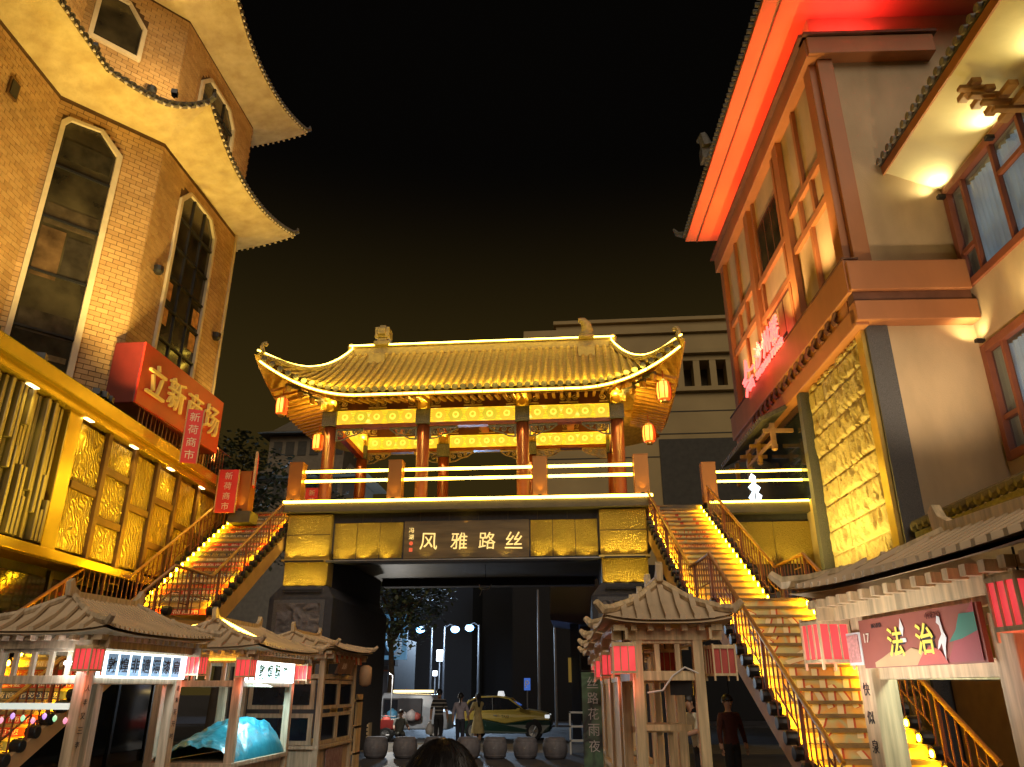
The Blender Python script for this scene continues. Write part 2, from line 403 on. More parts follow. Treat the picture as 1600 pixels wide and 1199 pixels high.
# barrel tiles, laid in rows down the front slope
tm = MB(); n = 6
vs = [(math.cos(PI * k / n) * .085, y, math.sin(PI * k / n) * .085 * (1 - .12 * (y > 0))) for y in (-.16, .16) for k in range(n + 1)]
tm.add(vs, [(k, k + 1, k + n + 2, k + n + 1) for k in range(n)]); tm.add(vs[:n + 1], [tuple(range(n, -1, -1))])
tmesh = tm.mesh("barrel_tile", M["tile"]); stuff = MB(); NR = 11
capm = MB(); capm.lathe((0, 0, 0), [(.07, -.03), (.10, -.01), (.10, .05)], 10, axis='Y'); capm = capm.mesh("tile_end", M["tiledark"])
cnt = 0
for c in range(NCOL):
    X = XC - W2 + .1 + (2 * W2 - .2) * c / (NCOL - 1)
    y0, z0 = topline(X); y1, z1 = eave(X); L = math.hypot(y0 - y1, z0 - z1)
    nr = max(1, round(L / .36))
    for r in range(nr):
        v = 1 - (r + .5) / nr
        a = slope_pt(X, max(0, v - .5 / nr)); d = slope_pt(X, min(1, v + .5 / nr)); u = (a - d)
        Mx = frame(slope_pt(X, v, .02), (1, 0, 0), u.normalized()) @ Matrix.Diagonal((1, u.length / .30, 1, 1))
        # local: x across, y up the slope
        if r < 6 and cnt < 300: inst("barrel_tile", tmesh, PV, Mx); cnt += 1
        else: stuff.add([Mx @ V(p) for p in tm.v], tm.f)
        if r == 0: inst("tile_end", capm, PV, frame(slope_pt(X, 1.0, .03) + V((0, -.03, 0)), (1, 0, 0), (0, 1, 0)))
tag(stuff.build("upper_barrel_tiles", M["tile"], PV), kind="stuff")
# ridge, hips and their light strips
b = MB(); b.bb(XC - HX - .15, XC + HX + .15, RY - .14, RY + .14, RZ - .12, RZ + .22); b.bb(XC - HX - .15, XC + HX + .15, RY - .2, RY + .2, RZ + .22, RZ + .28)
b.build("main_ridge", M["ridge"], PV, bevel=.02)
strip("ridge_light", (XC - HX - .1, RY - .22, RZ + .28), (XC + HX + .1, RY - .22, RZ + .28), .03, PV, "neon_soft")
def curl(o, s, k=1.0):                         # curled ridge-end ornament
    pts = [V((0, 0, 0)), V((-.02 * s, 0, .18)), V((-.05 * s, 0, .34)), V((.0, 0, .48)), V((.11 * s, 0, .52)), V((.19 * s, 0, .44)), V((.15 * s, 0, .36)), V((.08 * s, 0, .40))]
    m = MB(); m.tube([V(o) + p * k for p in pts], [.13 * k, .12 * k, .1 * k, .085 * k, .075 * k, .06 * k, .05 * k, .03 * k], 8); return m
for s in (-1, 1):
    pts = []
    for i in range(15):
        X = XC + s * (HX + (6.98 - HX) * i / 14); y, z = hip(X); pts.append(V((X, y, z + .1)))
    MB().tube([V((XC + s * HX, RY, RZ + .15))] + pts, [.16] * 8 + [.14] * 5 + [.12, .10, .09], 8).build("hip_ridge", M["ridge"], PV, smooth=True)
    MB().tube([V((XC + s * (HX - .02), RY - .26, RZ + .27))] + [p + V((0, -.17, .06)) for p in pts], .028, 6).build("hip_light", M["neon_soft"], PV, smooth=True)
    y, z = hip(XC + s * 6.98)
    curl((XC + s * 6.88, y, z + .12), -s, .72).build("hip_curl", M["ridge"], PV, smooth=True)
    curl((XC + s * (HX + .12), RY - .1, RZ + .08), -s, .6).build("ridge_curl", M["ridge"], PV, smooth=True)
    # eave light strip and board
    es = [XC + s * 6.95 * i / 26 for i in range(27)]
    for k in range(0, 26, 2):
        MB().tube([V((x, eave(x)[0] - .06, eave(x)[1] - .17)) for x in (es[k], es[k + 1], es[k + 2] - s * .03)], .03, 6).build("eave_light", M["neon_soft"], PV)
    b = MB(); b.grid([[V((x, eave(x)[0] - .02, eave(x)[1] - .1 - .12 * j)) for x in es] for j in range(2)]); b.grid([[V((x, eave(x)[0] + .06, eave(x)[1] - .1 - .12 * j)) for x in es[::-1]] for j in range(2)])
    b.build("eave_board", M["rafter"], PV)
# ridge beast ornaments: blocky on the left, beast head on the right
b = MB(); b.bb(-7.62, -7.02, 26.2, 26.8, 14.1, 14.28); b.bb(-7.5, -7.14, 26.25, 26.75, 14.28, 14.42); b.bb(-7.6, -7.04, 26.2, 26.8, 14.42, 14.86); b.bb(-7.47, -7.17, 26.1, 26.2, 14.5, 14.78); b.bb(-7.45, -7.2, 26.3, 26.7, 14.86, 14.98)
b.build("ridge_ornament", M["ridge"], PV, bevel=.035)
b = MB(); b.bb(.2, .78, 26.2, 26.8, 14.1, 14.22); b.bb(.26, .72, 26.25, 26.75, 14.22, 14.34)
b.tube([(.5, 26.5, 14.3), (.55, 26.48, 14.5), (.52, 26.44, 14.72), (.38, 26.4, 14.86), (.22, 26.36, 14.9)], [.2, .22, .2, .15, .07], 8)
b.tube([(.58, 26.5, 14.78), (.46, 26.5, 14.95), (.3, 26.48, 15.0)], [.1, .07, .02], 6); b.build("ridge_beast", M["ridge"], PV, smooth=True)
for x in (-7.32, .48): MB().bb(x - .3, x + .3, 25.7, 25.85, 13.1, 13.5).build("ridge_plinth", M["ridge"], PV)
# rafters
rm = MB(); rm.box((0, .62, 0), (.09, 1.24, .09)); rmesh = rm.mesh("rafter", M["rafter"])
for i in range(42):
    X = XC - 5.5 + 11.0 * i / 41; y, z = eave(X)
    Mx = Matrix.Translation((X, y + .08, z - .26)) @ Matrix.Rotation(R(14), 4, 'X'); inst("rafter", rmesh, PV, Mx)
for s in (-1, 1):
    for i in range(26):
        t = (i + .5) / 26 * 2 - 1
        if abs(t) > .76: continue
        yy = RY - t * 3.75; z = 11.0 + 1.1 * abs(t) ** 3
        Mx = Matrix.Translation((XC + s * (6.78 + .2 * abs(t) ** 3), yy, z - .1)) @ Matrix.Rotation(s * R(90), 4, 'Z') @ Matrix.Rotation(R(14), 4, 'X')
        inst("rafter", rmesh, PV, Mx)
    MB().tube([V((XC + s * (6.85 + .2 * abs(t) ** 3), RY - t * 3.8, 11.06 + 1.12 * abs(t) ** 3)) for t in [i / 12 - 1 for i in range(25)]], .05, 6).build("side_eave_edge", M["rafter"], PV)
b = MB(); b.bb(-8.6, 1.6, 24.3, 28.7, 11.75, 11.8); b.build("ceiling_board", mat("ceiling_red", (.25, .08, .03), .6, var=.3, scale=5), PV)
# columns, capitals
cm = MB(); cm.lathe((0, 0, 0), [(.3, 0), (.32, .1), (.26, .22), (.215, .26), (.21, 3.1)], 20); cmesh = cm.mesh("column", M["redwood"], True)
kb = MB(); kb.bb(-.24, .24, -.27, .27, 0, .5); kb.bb(-.18, .18, -.29, -.27, .06, .44); kmesh = kb.mesh("column_capital", [M["carved"]])
gb = MB(); gb.lathe((0, 0, 0), [(.13, -.3), (.17, -.26), (.17, -.2)], 12, axis='Y'); gb.bb(-.2, .2, -.2, .2, -.12, .35); gmesh = gb.mesh("gilt_bracket", M["gold"])
for y in (YF, YB):
    for x in CX:
        inst("column", cmesh, PV, TR(x, y, 7.2)); inst("column_capital", kmesh, PV, TR(x, y, 10.2))
        inst("gilt_bracket", gmesh, PV, TR(x, y, 10.86))
        lamp('POINT', PV, (x, y - .36, 11.12), 16, AMBER, size=.05)
        lamp('SPOT', PV, (x, y - .3, 10.12), 14, (1, .5, .1), (x, y - .24, 8.6), .03, spot=50)
def glow_panel():  # emission stands in for light falling on the painted beams
    m = bpy.data.materials.new("glowing_painted_beam"); m.use_nodes = True
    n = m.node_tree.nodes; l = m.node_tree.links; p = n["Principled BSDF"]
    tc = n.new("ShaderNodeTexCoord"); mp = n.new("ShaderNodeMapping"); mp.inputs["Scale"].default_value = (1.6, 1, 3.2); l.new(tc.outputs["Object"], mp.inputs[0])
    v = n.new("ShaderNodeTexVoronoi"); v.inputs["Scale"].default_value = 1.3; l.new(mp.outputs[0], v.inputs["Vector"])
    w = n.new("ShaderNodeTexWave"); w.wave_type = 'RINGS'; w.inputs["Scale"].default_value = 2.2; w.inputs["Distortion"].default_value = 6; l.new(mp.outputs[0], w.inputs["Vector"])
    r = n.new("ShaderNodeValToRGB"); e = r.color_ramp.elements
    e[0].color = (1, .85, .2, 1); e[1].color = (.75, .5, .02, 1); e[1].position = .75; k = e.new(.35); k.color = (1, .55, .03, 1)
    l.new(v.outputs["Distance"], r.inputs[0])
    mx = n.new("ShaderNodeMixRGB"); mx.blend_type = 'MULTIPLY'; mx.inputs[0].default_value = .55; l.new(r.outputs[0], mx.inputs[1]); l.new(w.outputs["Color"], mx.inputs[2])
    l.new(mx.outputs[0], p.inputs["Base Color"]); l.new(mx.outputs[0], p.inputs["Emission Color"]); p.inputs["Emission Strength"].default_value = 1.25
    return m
M["glowbeam"] = glow_panel(); M["medgreen"] = emis("medallion_green", (.55, .48, .02), .75); M["medorange"] = emis("medallion_orange", (1, .46, .02), .8); M["medpale"] = emis("medallion_pale", (1, .66, .06), 1.2)  # medallion colours glow as well, in place of lamplight on them
# carved spandrel brackets made of scrolls
def scroll(m, c, r, turns, s, ph=0, th=.022, plane_y=0):
    pts = []
    for i in range(int(10 * turns) + 1):
        a = ph + s * 2 * PI * i / 10; rr = r * (1 - i / (10 * turns + 3))
        pts.append((c[0] + rr * math.cos(a), plane_y, c[1] + rr * math.sin(a)))
    m.tube(pts, th, 5)
def spandrel(s):
    m = MB(); m.bb(0, s * .95, -.03, .03, -.07, 0); m.bb(0, s * .06, -.03, .03, -.42, 0)
    m.tube([(0, 0, -.43), (s * .25, 0, -.40), (s * .48, 0, -.28), (s * .72, 0, -.22), (s * .95, 0, -.05)], .028, 5)
    for cx, cz, r in ((.18, -.2, .11), (.42, -.16, .1), (.64, -.12, .075)): scroll(m, (s * cx, cz), r, 1.6, s, PI / 2)
    return m
spm = {(s, k): spandrel(s).mesh("spandrel_bracket", M[k]) for s in (-1, 1) for k in ("carved", "carvedw")}
fz = MB(); fz.bb(-.32, .32, -.02, .02, -.22, -.18)
for cx, cz, r in ((-.2, -.03, .12), (.2, -.03, .12), (0, .08, .11), (0, -.1, .08)): scroll(fz, (cx, cz), r, 1.7, 1 if cx <= 0 else -1, PI / 2)
fzm = fz.mesh("frieze_scroll", M["carvedw"])
for y, zb, k in ((YF, 10.27, "carved"), (YB, 10.58, "carvedw")):
    for a, c in zip(CX[:-1], CX[1:]):
        pb_ = MB().bb(a + .24, c - .24, y - .12, y + .12, zb, zb + .50).build("painted_beam", M["glowbeam"], PV)
        for q in range(5):
            xm = a + .24 + (c - a - .48) * (q + .5) / 5; w2 = (c - a - .48) / 10; f = y - .121
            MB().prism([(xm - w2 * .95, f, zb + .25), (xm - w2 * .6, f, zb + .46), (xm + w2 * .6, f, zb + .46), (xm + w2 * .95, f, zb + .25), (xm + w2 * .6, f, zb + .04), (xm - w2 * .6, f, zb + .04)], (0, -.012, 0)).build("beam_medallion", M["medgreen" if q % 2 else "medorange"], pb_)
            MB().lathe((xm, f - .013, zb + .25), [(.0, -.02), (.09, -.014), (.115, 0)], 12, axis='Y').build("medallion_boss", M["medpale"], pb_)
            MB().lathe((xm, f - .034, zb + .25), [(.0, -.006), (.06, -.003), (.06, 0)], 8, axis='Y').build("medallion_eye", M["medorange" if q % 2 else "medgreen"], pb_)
        MB().bb(a + .2, c - .2, y - .14, y + .14, zb - .13, zb - .003).build("lintel", M["redwood"], PV)
        inst("spandrel_bracket", spm[(1, k)], PV, TR(a + .22, y - .05, zb - .13)); inst("spandrel_bracket", spm[(-1, k)], PV, TR(c - .22, y - .05, zb - .13))
        for q in range(3): inst("frieze_scroll", fzm, PV, TR(a + (c - a) * (q + .5 + (q - 1) * .28) / 3, y - .08, zb + .8))
        MB().bb(a + .2, c - .2, y - .1, y + .1, zb + 1.02, zb + 1.12).build("purlin", M["goldcarve"], PV)
        MB().bb(a + .2, c - .2, y + .02, y + .08, zb + .52, zb + 1.0).build("frieze_board", mat("dark_red_board", (.10, .03, .015), .6), PV)
    MB().tube([(-9.2, y, zb + 1.25), (2.2, y, zb + 1.25)], .13, 10).build("eave_purlin", M["rafter"], PV, smooth=True)
for x in CX[:1] + CX[-1:]:
    MB().bb(x - .1, x + .1, YF + .25, YB - .25, 10.4, 10.9).build("side_beam", M["glowbeam"], PV)
    MB().bb(x - .12, x + .12, YF + .25, YB - .25, 10.2, 10.397).build("side_lintel", M["redbeam"], PV)
for x in (-6.8, -5.16, -3.5, -1.78, -.2):
    MB().bb(x - .14, x + .14, YF + .3, YB - .3, 11.1, 11.4).build("cross_beam", M["redbeam"], PV)
for s in (-1, 1):                              # stepped corner brackets under the upturned corners
    for k in range(4):
        x = XC + s * (5.0 + .32 * k); MB().box((x, 24.35 - .3 * k, 11.0 + .12 * k), (.5, .12, .11), s * R(-42)).build("corner_bracket", M["carved"], PV)
        MB().box((x + s * .1, 24.2 - .3 * k, 10.85 + .12 * k), (.14, .14, .2), R(45)).build("corner_block", M["goldcarve"], PV)
    MB().tube([(XC + s * 4.9, YF, 11.2), (XC + s * 5.9, 23.6, 11.55), (XC + s * 6.85, 22.85, 12.0)], [.14, .13, .09], 8).build("hip_rafter", M["rafter"], PV)
    lamp('POINT', PV, (XC + s * 5.6, 24.4, 10.9), 40, AMBER, size=.06)
for x in (-6.8, -3.5, -.2):
    lamp('POINT', PV, (x, 26.0, 10.4), 60, AMBER, size=.08)
for x in (-8, -5, -2, 1): lamp('AREA', PV, (x, 22.95, 11.35), 48, (1, .70, .07), (x, 26.2, 13.0), 2.6, .08, name="roof_wash")

# hanging lanterns of the pavilion
M["lampred"] = emis("lantern_red", (1, .13, .01), .8, base=(.6, .06, .02)); M["lampgold"] = emis("lantern_gold", (1, .45, .05), 1.5)
def round_lantern(x, y, z, k, label):
    t = thing("hanging_lantern", label, "lantern", (x, y, z), group="round lanterns hung from the pavilion eaves")
    m = MB(); m.lathe((x, y, z), [(.1 * k, -.34 * k), (.2 * k, -.30 * k), (.235 * k, -.1 * k), (.235 * k, .1 * k), (.2 * k, .30 * k), (.1 * k, .34 * k)], 12, 0)
    for i in range(len(m.f)): m.m[i] = 1 if (i % 12) in (6, 7, 8, 9) and 12 <= i < 48 else 0
    m.build("lantern_shade", [M["lampred"], M["lampgold"]], t, smooth=True)
    for j in range(8):
        a = 2 * PI * j / 8; MB().tube([(x + .24 * k * math.cos(a), y + .24 * k * math.sin(a), z - .3 * k), (x + .255 * k * math.cos(a), y + .255 * k * math.sin(a), z), (x + .24 * k * math.cos(a), y + .24 * k * math.sin(a), z + .3 * k)], .014, 4).build("lantern_rib", M["redbeam"], t)
    MB().lathe((x, y, z), [(.13 * k, .34 * k), (.13 * k, .4 * k)], 10).build("lantern_cap", M["gold"], t)
    MB().lathe((x, y, z), [(.13 * k, -.4 * k), (.13 * k, -.34 * k)], 10).build("lantern_base", M["gold"], t)
    MB().tube([(x, y, z + .4 * k), (x, y, z + .75 * k)], .015, 4).build("lantern_cord", M["redbeam"], t)
    lamp('POINT', t, (x, y - .35, z), 5, (1, .35, .05), size=.1)
round_lantern(-9.75, 23.35, 10.62, .85, "red round lantern hanging under the left front corner of the golden pavilion roof")
round_lantern(-9.2, 25.6, 10.05, .85, "red round lantern half hidden behind the left front column of the pavilion")
round_lantern(2.85, 23.35, 10.75, .95, "red round lantern hanging highest under the right front corner of the pavilion roof")
round_lantern(2.45, 25.0, 9.85, .9, "red round lantern hanging low beside the right front column of the pavilion")

# ------------------------------------------------------------------ staircases
unit_bar = MB(); unit_bar.box((0, 0, .5), (1, 1, 1)); unit_bar = unit_bar.mesh("baluster", M["rail"])
def bar(name, p, q, w, par):
    p = V(p); q = V(q); d = q - p
    Mx = Matrix.Translation(p) @ d.to_track_quat('Z', 'Y').to_matrix().to_4x4() @ Matrix.Diagonal((w, w, d.length, 1))
    return inst(name, unit_bar, par, Mx)
drum = MB(); drum.lathe((0, 0, 0), [(.085, -.11), (.1, -.1), (.1, .06), (.085, .075)], 12, axis='X'); drum = drum.mesh("step_lamp", M["black"], False)
lens = MB(); lens.lathe((0, 0, 0), [(.05, 0), (.05, .01)], 10, axis='X'); lens = lens.mesh("lamp_lens", M["lensy"])
def ramp_mat(name, cols, scale, rough=.55, det=2, dist=0.6):
    m = mat(name, (.5, .5, .5), rough, scale=scale, detail=det); n = m.node_tree.nodes
    rp = [k for k in n if k.type == 'VALTORGB'][0].color_ramp; nz = [k for k in n if k.type == 'TEX_NOISE'][0]; nz.inputs["Distortion"].default_value = dist
    while len(rp.elements) > 2: rp.elements.remove(rp.elements[-1])
    for i, c in enumerate(cols):
        pos = .3 + .4 * i / (len(cols) - 1)
        el = rp.elements[i] if i < 2 else rp.elements.new(pos)
        el.position = pos; el.color = (*c, 1)
    return m
M["riserart"] = ramp_mat("painted_riser", [(.70, .34, .09), (.66, .50, .26), (.74, .42, .12), (.46, .50, .34), (.70, .30, .08), (.70, .54, .30)], 1.1)
M["riserred"] = mat("red_riser", (.50, .04, .03), .5, var=.2); M["riserblue"] = mat("dark_riser", (.05, .06, .12), .5, var=.2)
M["risertan"] = mat("tan_riser", (.52, .34, .16), .5, var=.2); M["cream"] = mat("cream_lettering", (.78, .70, .55), .5, var=.05)
M["redline"] = mat("red_lettering", (.52, .09, .04), .5, var=.1)
def stair(name, label, ox, oy, ang, w, L1, Lland, n1, n2, L2, art, rails_z=.98):
    a = R(ang); d = V((math.sin(a), -math.cos(a), 0)); r = V((math.cos(a), math.sin(a), 0)); o = V((ox, oy, 0)); Z = V((0, 0, 1))
    T = lambda s, x, z: o + d * s + r * x + Z * z
    S = thing(name, label, "staircase", T(L1 + Lland + L2, w / 2, 0), a)
    ZL = 3.55; h1 = (7.2 - ZL) / n1; h2 = ZL / n2; t1 = L1 / n1; t2 = L2 / n2
    risers = []
    for k in range(n1): risers.append((k * t1, 7.2 - k * h1, h1, t1))        # riser k faces the camera at s, top z
    for k in range(n2): risers.append((L1 + Lland + k * t2, ZL - k * h2, h2, t2))
    for k, (s, zt, h, t) in enumerate(risers):
        # tread behind the riser, riser board in front
        MB().obox(T(s - t - .02, 0, zt - .05), d * (t + .05), r * w, Z * .05).build("tread", M["tread"], S)
        rm_ = art["mats"][k % len(art["mats"])] if art["mats"] else M["riserart"]
        b = MB(); b.obox(T(s - .03, 0, zt - h), d * .025, r * w, Z * (h - .05)); b.build("riser", rm_, S)
        for x, sg in ((.05, 1), (w - .05, -1)):
            Mx = frame(T(s + t * .42, x - sg * .1, zt - h * .60), r * sg, d if sg > 0 else -d)
            dl = inst("step_lamp", drum, S, Mx)
            inst("lamp_lens", lens, dl, Mx @ Matrix.Translation((.076, 0, 0)))
    MB().obox(T(L1 - .02, 0, ZL - h1 - .15), d * (Lland + .02), r * w, Z * (.15)).build("landing", M["tread"], S)
    for x0 in (-.10, w + .02):                                              # stringers
        pts = [T(0, x0, 7.1 - h1), T(L1, x0, ZL - h1), T(L1 + Lland, x0, ZL - .1 - h2), T(L1 + Lland + L2, x0, 0),
               T(L1 + Lland + L2 - .55, x0, 0), T(L1 + Lland, x0, ZL - .62), T(L1 - .1, x0, ZL - .62), T(0, x0, 6.50)]
        MB().prism(pts, r * .08).build("stringer", M["stringer"], S)
    MB().prism([T(0, 0, 6.52), T(L1 - .1, 0, ZL - .6), T(L1 + Lland, 0, ZL - .6), T(L1 + Lland + L2 - .55, 0, 0.01), T(L1 + Lland + L2 - .5, 0, 0.01), T(L1 + Lland, 0, ZL - .55), T(L1 - .1, 0, ZL - .55), T(0, 0, 6.57)], r * w).build("soffit", M["stringer"], S)
    zs = lambda s: 7.2 - (7.2 - ZL) * s / L1 - .1 if s <= L1 else (ZL - .1 if s <= L1 + Lland else ZL - .1 - ZL * (s - L1 - Lland) / L2)
    for x in (-.06, w + .06):
        # handrail with slightly uneven supports
        hr = [T(.75, x, zs(.75) + rails_z), T(L1, x, zs(L1) + rails_z), T(L1 + Lland, x, zs(L1 + Lland) + rails_z), T(L1 + Lland + L2 - .2, x, zs(L1 + Lland + L2 - .2) + rails_z)]
        for p, q in zip(hr[:-1], hr[1:]): MB().tube([p, q], .038, 8).build("handrail", M["handrail"], S, smooth=True)
        LT = L1 + Lland + L2 - .25; nb = int(LT / .21)
        for k in range(nb):
            s = .8 + k * (LT - .8) / (nb - 1); z = zs(s); big = k % 7 == 0
            lo = .02 if (k % 7) in (0, 1, 2, 4, 6) else .42
            bar("rail_post" if big else "baluster", T(s, x, z + lo), T(s, x, z + rails_z - .02), .05 if big else .022, S)
            if k % 7 in (2, 4) and k + 2 < nb:
                s2 = .8 + (k + 2) * (LT - .8) / (nb - 1); bar("lattice_bar", T(s, x, z + .42), T(s2, x, zs(s2) + .42), .02, S)
            if k % 7 == 4 and k + 2 < nb:
                s2 = .8 + (k + 2) * (LT - .8) / (nb - 1); bar("lattice_bar", T(s, x, z + .74), T(s2, x, zs(s2) + .74), .02, S)
            if k % 7 == 0 and k + 2 < nb:
                s2 = .8 + (k + 2) * (LT - .8) / (nb - 1); bar("lattice_bar", T(s, x, z + .2), T(s2, x, zs(s2) + .2), .02, S)
    # painted lettering cut across the risers
    def painted(body, k0, nr, xc, wid, m, off=.004, tall=None):
        src = text_mesh(body, 0.0); H = sum(risers[k0 + i][2] - .05 for i in range(nr)); sx = wid / src["w"]; sy = (tall or H) / src["h"]
        top = H / 2; acc = 0
        for i in range(nr):
            s, zt, h, t = risers[k0 + i]; hh = h - .05
            y1 = (top - acc) / sy; y0 = (top - acc - hh) / sy; acc += hh
            bm = bmesh.new(); bm.from_mesh(src)
            for co, no in (((0, y1, 0), (0, 1, 0)), ((0, y0, 0), (0, -1, 0))):
                gm = bm.verts[:] + bm.edges[:] + bm.faces[:]
                bmesh.ops.bisect_plane(bm, geom=gm, plane_co=co, plane_no=no, clear_outer=True)
            if len(bm.faces):
                me = bpy.data.meshes.new("riser_paint"); bm.to_mesh(me); me.materials.clear(); me.materials.append(m)
                for v in me.vertices: v.co = T(s - .005 + off, xc + v.co.x * sx, zt - .05 + (v.co.y - y1) * sy)
                me.update(); tag(inst("riser_paint", me, S, Matrix.Identity(4)), kind="stuff")
            bm.free()
    art["paint"](painted, risers, w)
    return S
def artR(painted, risers, w):
    painted("山", 2, 3, w / 2, 1.0, M["redline"]); painted("沙州楼", 6, 2, w / 2, 1.1, M["redline"]); painted("SHAZHOU TOWER", 9, 1, w / 2, 1.1, M["redline"])
    for ch, k in (("沙", 21), ("州", 27), ("楼", 33)): painted(ch, k, 6, w / 2, 1.12, M["redline"], .003); painted(ch, k, 6, w / 2 - .035, 1.12, M["cream"], .006)
def artL(painted, risers, w):
    for k in range(len(risers)):
        painted(("新荷商市 二楼", "二楼 新荷商市", "新荷商市欢迎您")[k % 3], k, 1, w / 2, 1.45, M["cream"] if k % 3 else M["gold"], tall=.10)
stair("lit_staircase", "painted orange staircase with lamps at every step, right of the bridge", 2.02, 24.0, 5, 1.8, 6.0, 1.8, 20, 19, 5.7, dict(mats=None, paint=artR))
stair("lit_staircase", "staircase with red and dark lettered risers left of the bridge", -11.1, 24.0, 0, 2.0, 5.4, 1.8, 20, 19, 5.7,
      dict(mats=[M["riserred"], M["riserblue"], M["risertan"], M["riserred"]], paint=artL))

# ------------------------------------------------------------------ gold podium shop on the left
PO = thing("gold_shop_podium", "gold shopfront with swirl relief panels and slatted screen along the left stairs", "building", (-12.5, 16, 0), R(3.4))
pt = V((math.sin(R(3.4)), -math.cos(R(3.4)), 0)); pn = V((math.cos(R(3.4)), math.sin(R(3.4)), 0)); p0 = V((-11.51, 22, 0)); UZ = V((0, 0, 1))
Pp = lambda s, out, z: p0 + pt * s + pn * out + UZ * z
def pbox(m, s0, s1, o0, o1, z0, z1, mi=0): return m.obox(Pp(s0, o0, z0), pt * (s1 - s0), pn * (o1 - o0), UZ * (z1 - z0), mi)
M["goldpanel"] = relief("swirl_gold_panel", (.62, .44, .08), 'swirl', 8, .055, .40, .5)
M["goldsheet"] = mat("gold_sheet", (.66, .46, .07), .25, .8, var=.12, scale=1.5, stretch=(1, .3, 1))
M["bronze"] = mat("bronze_bar", (.16, .085, .035), .4, .5, var=.2)
M["slat"] = mat("bronze_slat", (.34, .28, .17), .3, .75, var=.25, scale=2, stretch=(6, 6, .3))
pbox(MB(), -1.6, 16, -5, -.06, 4.4, 8.0).build("shop_wall", M["bronze"], PO)
pbox(MB(), -1.6, 16, -5, -.9, 0, 4.4).build("lower_wall", M["stone"], PO)
c = MB(); pbox(c, -1.7, 16, -.06, .38, 7.72, 8.03); pbox(c, -1.7, 16, -.06, .22, 7.52, 7.72); c.build("cornice", M["goldsheet"], PO, bevel=.02)
pbox(MB(), -1.7, 16, -5, .30, 8.03, 8.06).build("podium_roof", M["stone"], PO)
pbox(MB(), -1.6, 16, -.06, .16, 4.36, 4.56).build("base_band", M["goldsheet"], PO, bevel=.015)
pbox(MB(), 6.62, 7.12, -.06, .12, 4.56, 7.52).build("corner_post", M["goldsheet"], PO, bevel=.015)
edges = [-1.5, .22, 1.55, 2.85, 4.08, 5.38, 6.6]
bars = [[6.1], [6.15], [6.55, 5.37], [6.09], [6.67, 5.5], [6.04]]
for i in range(6):
    s0, s1 = edges[i] + .09, edges[i + 1] - .09
    zz = [4.56] + sorted(bars[i]) + [7.52]
    for k in range(len(zz) - 1):
        pbox(MB(), s0, s1, -.06, .05, zz[k] + .09, zz[k + 1] - .09).build("relief_panel", M["goldpanel"], PO, bevel=.02)
    for z in bars[i]: pbox(MB(), s0, s1, -.06, .1, z - .085, z + .085).build("cross_bar", M["bronze"], PO, bevel=.01)
    pbox(MB(), edges[i] - .085, edges[i] + .085, -.06, .13, 4.56, 7.52).build("mullion_bar", M["bronze"], PO, bevel=.01)
rr = random.Random(3)
for k in range(66):
    s = 7.22 + k * .13; br = 5.0 + rr.random() * 2; g_ = rr.choice((0, .06, .12))
    pbox(MB(), s, s + .085, -.02, .05 + g_, 4.62, br).build("slat", M["slat"], PO, bevel=.01)
    pbox(MB(), s + .01, s + .10, -.02, .16 - g_, br + .01, 7.48).build("slat", M["slat"], PO, bevel=.01)
M["downlight"] = emis("downlight_lens", (1, .8, .4), 5)
for s in (.0, 2.1, 4.2, 6.3, 8.4, 10.3):
    pbox(MB(), s, s + .3, .10, .2, 7.505, 7.518).build("downlight", M["downlight"], PO)
    lamp('SPOT', PO, Pp(s + .15, 1.3, 3.9), 260, (1, .70, .08), Pp(s + .15, 0, 6.3), .08, spot=95, blend=.8)
    lamp('SPOT', PO, Pp(s + .15, .36, 7.45), 45, (1, .72, .10), Pp(s + .15, .1, 5.5), .05, spot=110, blend=.8)
# storefront below
for s in range(-1, 15, 2): pbox(MB(), s, s + .12, -.9, -.8, 0, 4.36).build("shopfront_mullion", M["black"], PO)
M["shopglass"] = mat("dark_shop_glass", (.015, .02, .035), .08, var=.3, spec=.8)
for s in range(-1, 14, 2): pbox(MB(), s + .13, s + 1.99, -.88, -.84, .3, 4.2).build("shop_pane", M["shopglass"], PO)
# terrace railing on the roof edge and red vertical signs
for k in range(26):
    s = 4.6 - k * .22; bar("terrace_baluster", Pp(s, .25, 8.06), Pp(s, .25, 8.9), .025, PO)
MB().tube([Pp(4.7, .25, 8.92), Pp(-1.4, .25, 8.92)], .025, 6).build("terrace_rail", M["rail"], PO)
M["signred"] = mat("sign_red", (.50, .025, .02), .4, var=.12, scale=2); M["signside"] = mat("sign_shade_dark_red", (.11, .010, .010), .45, var=.15)
M["boxletter"] = emis("sign_gilt_letter", (1, .62, .12), .10, base=(.70, .48, .14))
M["redlit"] = emis("lit_red_sign", (1, .04, .015), .16, var=.2, scale=2, base=(.42, .02, .015))
def vsign(name, label, body, c, rv, w, h, m=None, posts=True):
    t = thing(name, label, "sign", (c[0], c[1], c[2] - h / 2)); r = V(rv).normalized(); n = r.cross(UZ).normalized()
    MB().obox(V(c) - r * w / 2 - UZ * h / 2 - n * .06, r * w, n * .06, UZ * h).build("sign_board", M["redlit"], t)
    b = MB()
    for sg in (-1, 1): b.obox(V(c) + r * (sg * w / 2 - .015) - UZ * h / 2 - n * .065, r * .03, n * .08, UZ * h)
    b.build("sign_frame", M["risertan"], t)
    hh = h / (len(body) + .25)
    for i, ch in enumerate(body): text("sign_letter", ch, M["cream"], t, V(c) + n * .006 + UZ * (h / 2 - hh * (i + .62)), r, UZ, h=hh * .72, extrude=.004)
    return t
vsign("vertical_sign", "red vertical shop sign with cream characters standing at the head of the left stairs", "新荷商市", (-10.82, 22.45, 7.55), (1, .1, 0), .62, 1.35)
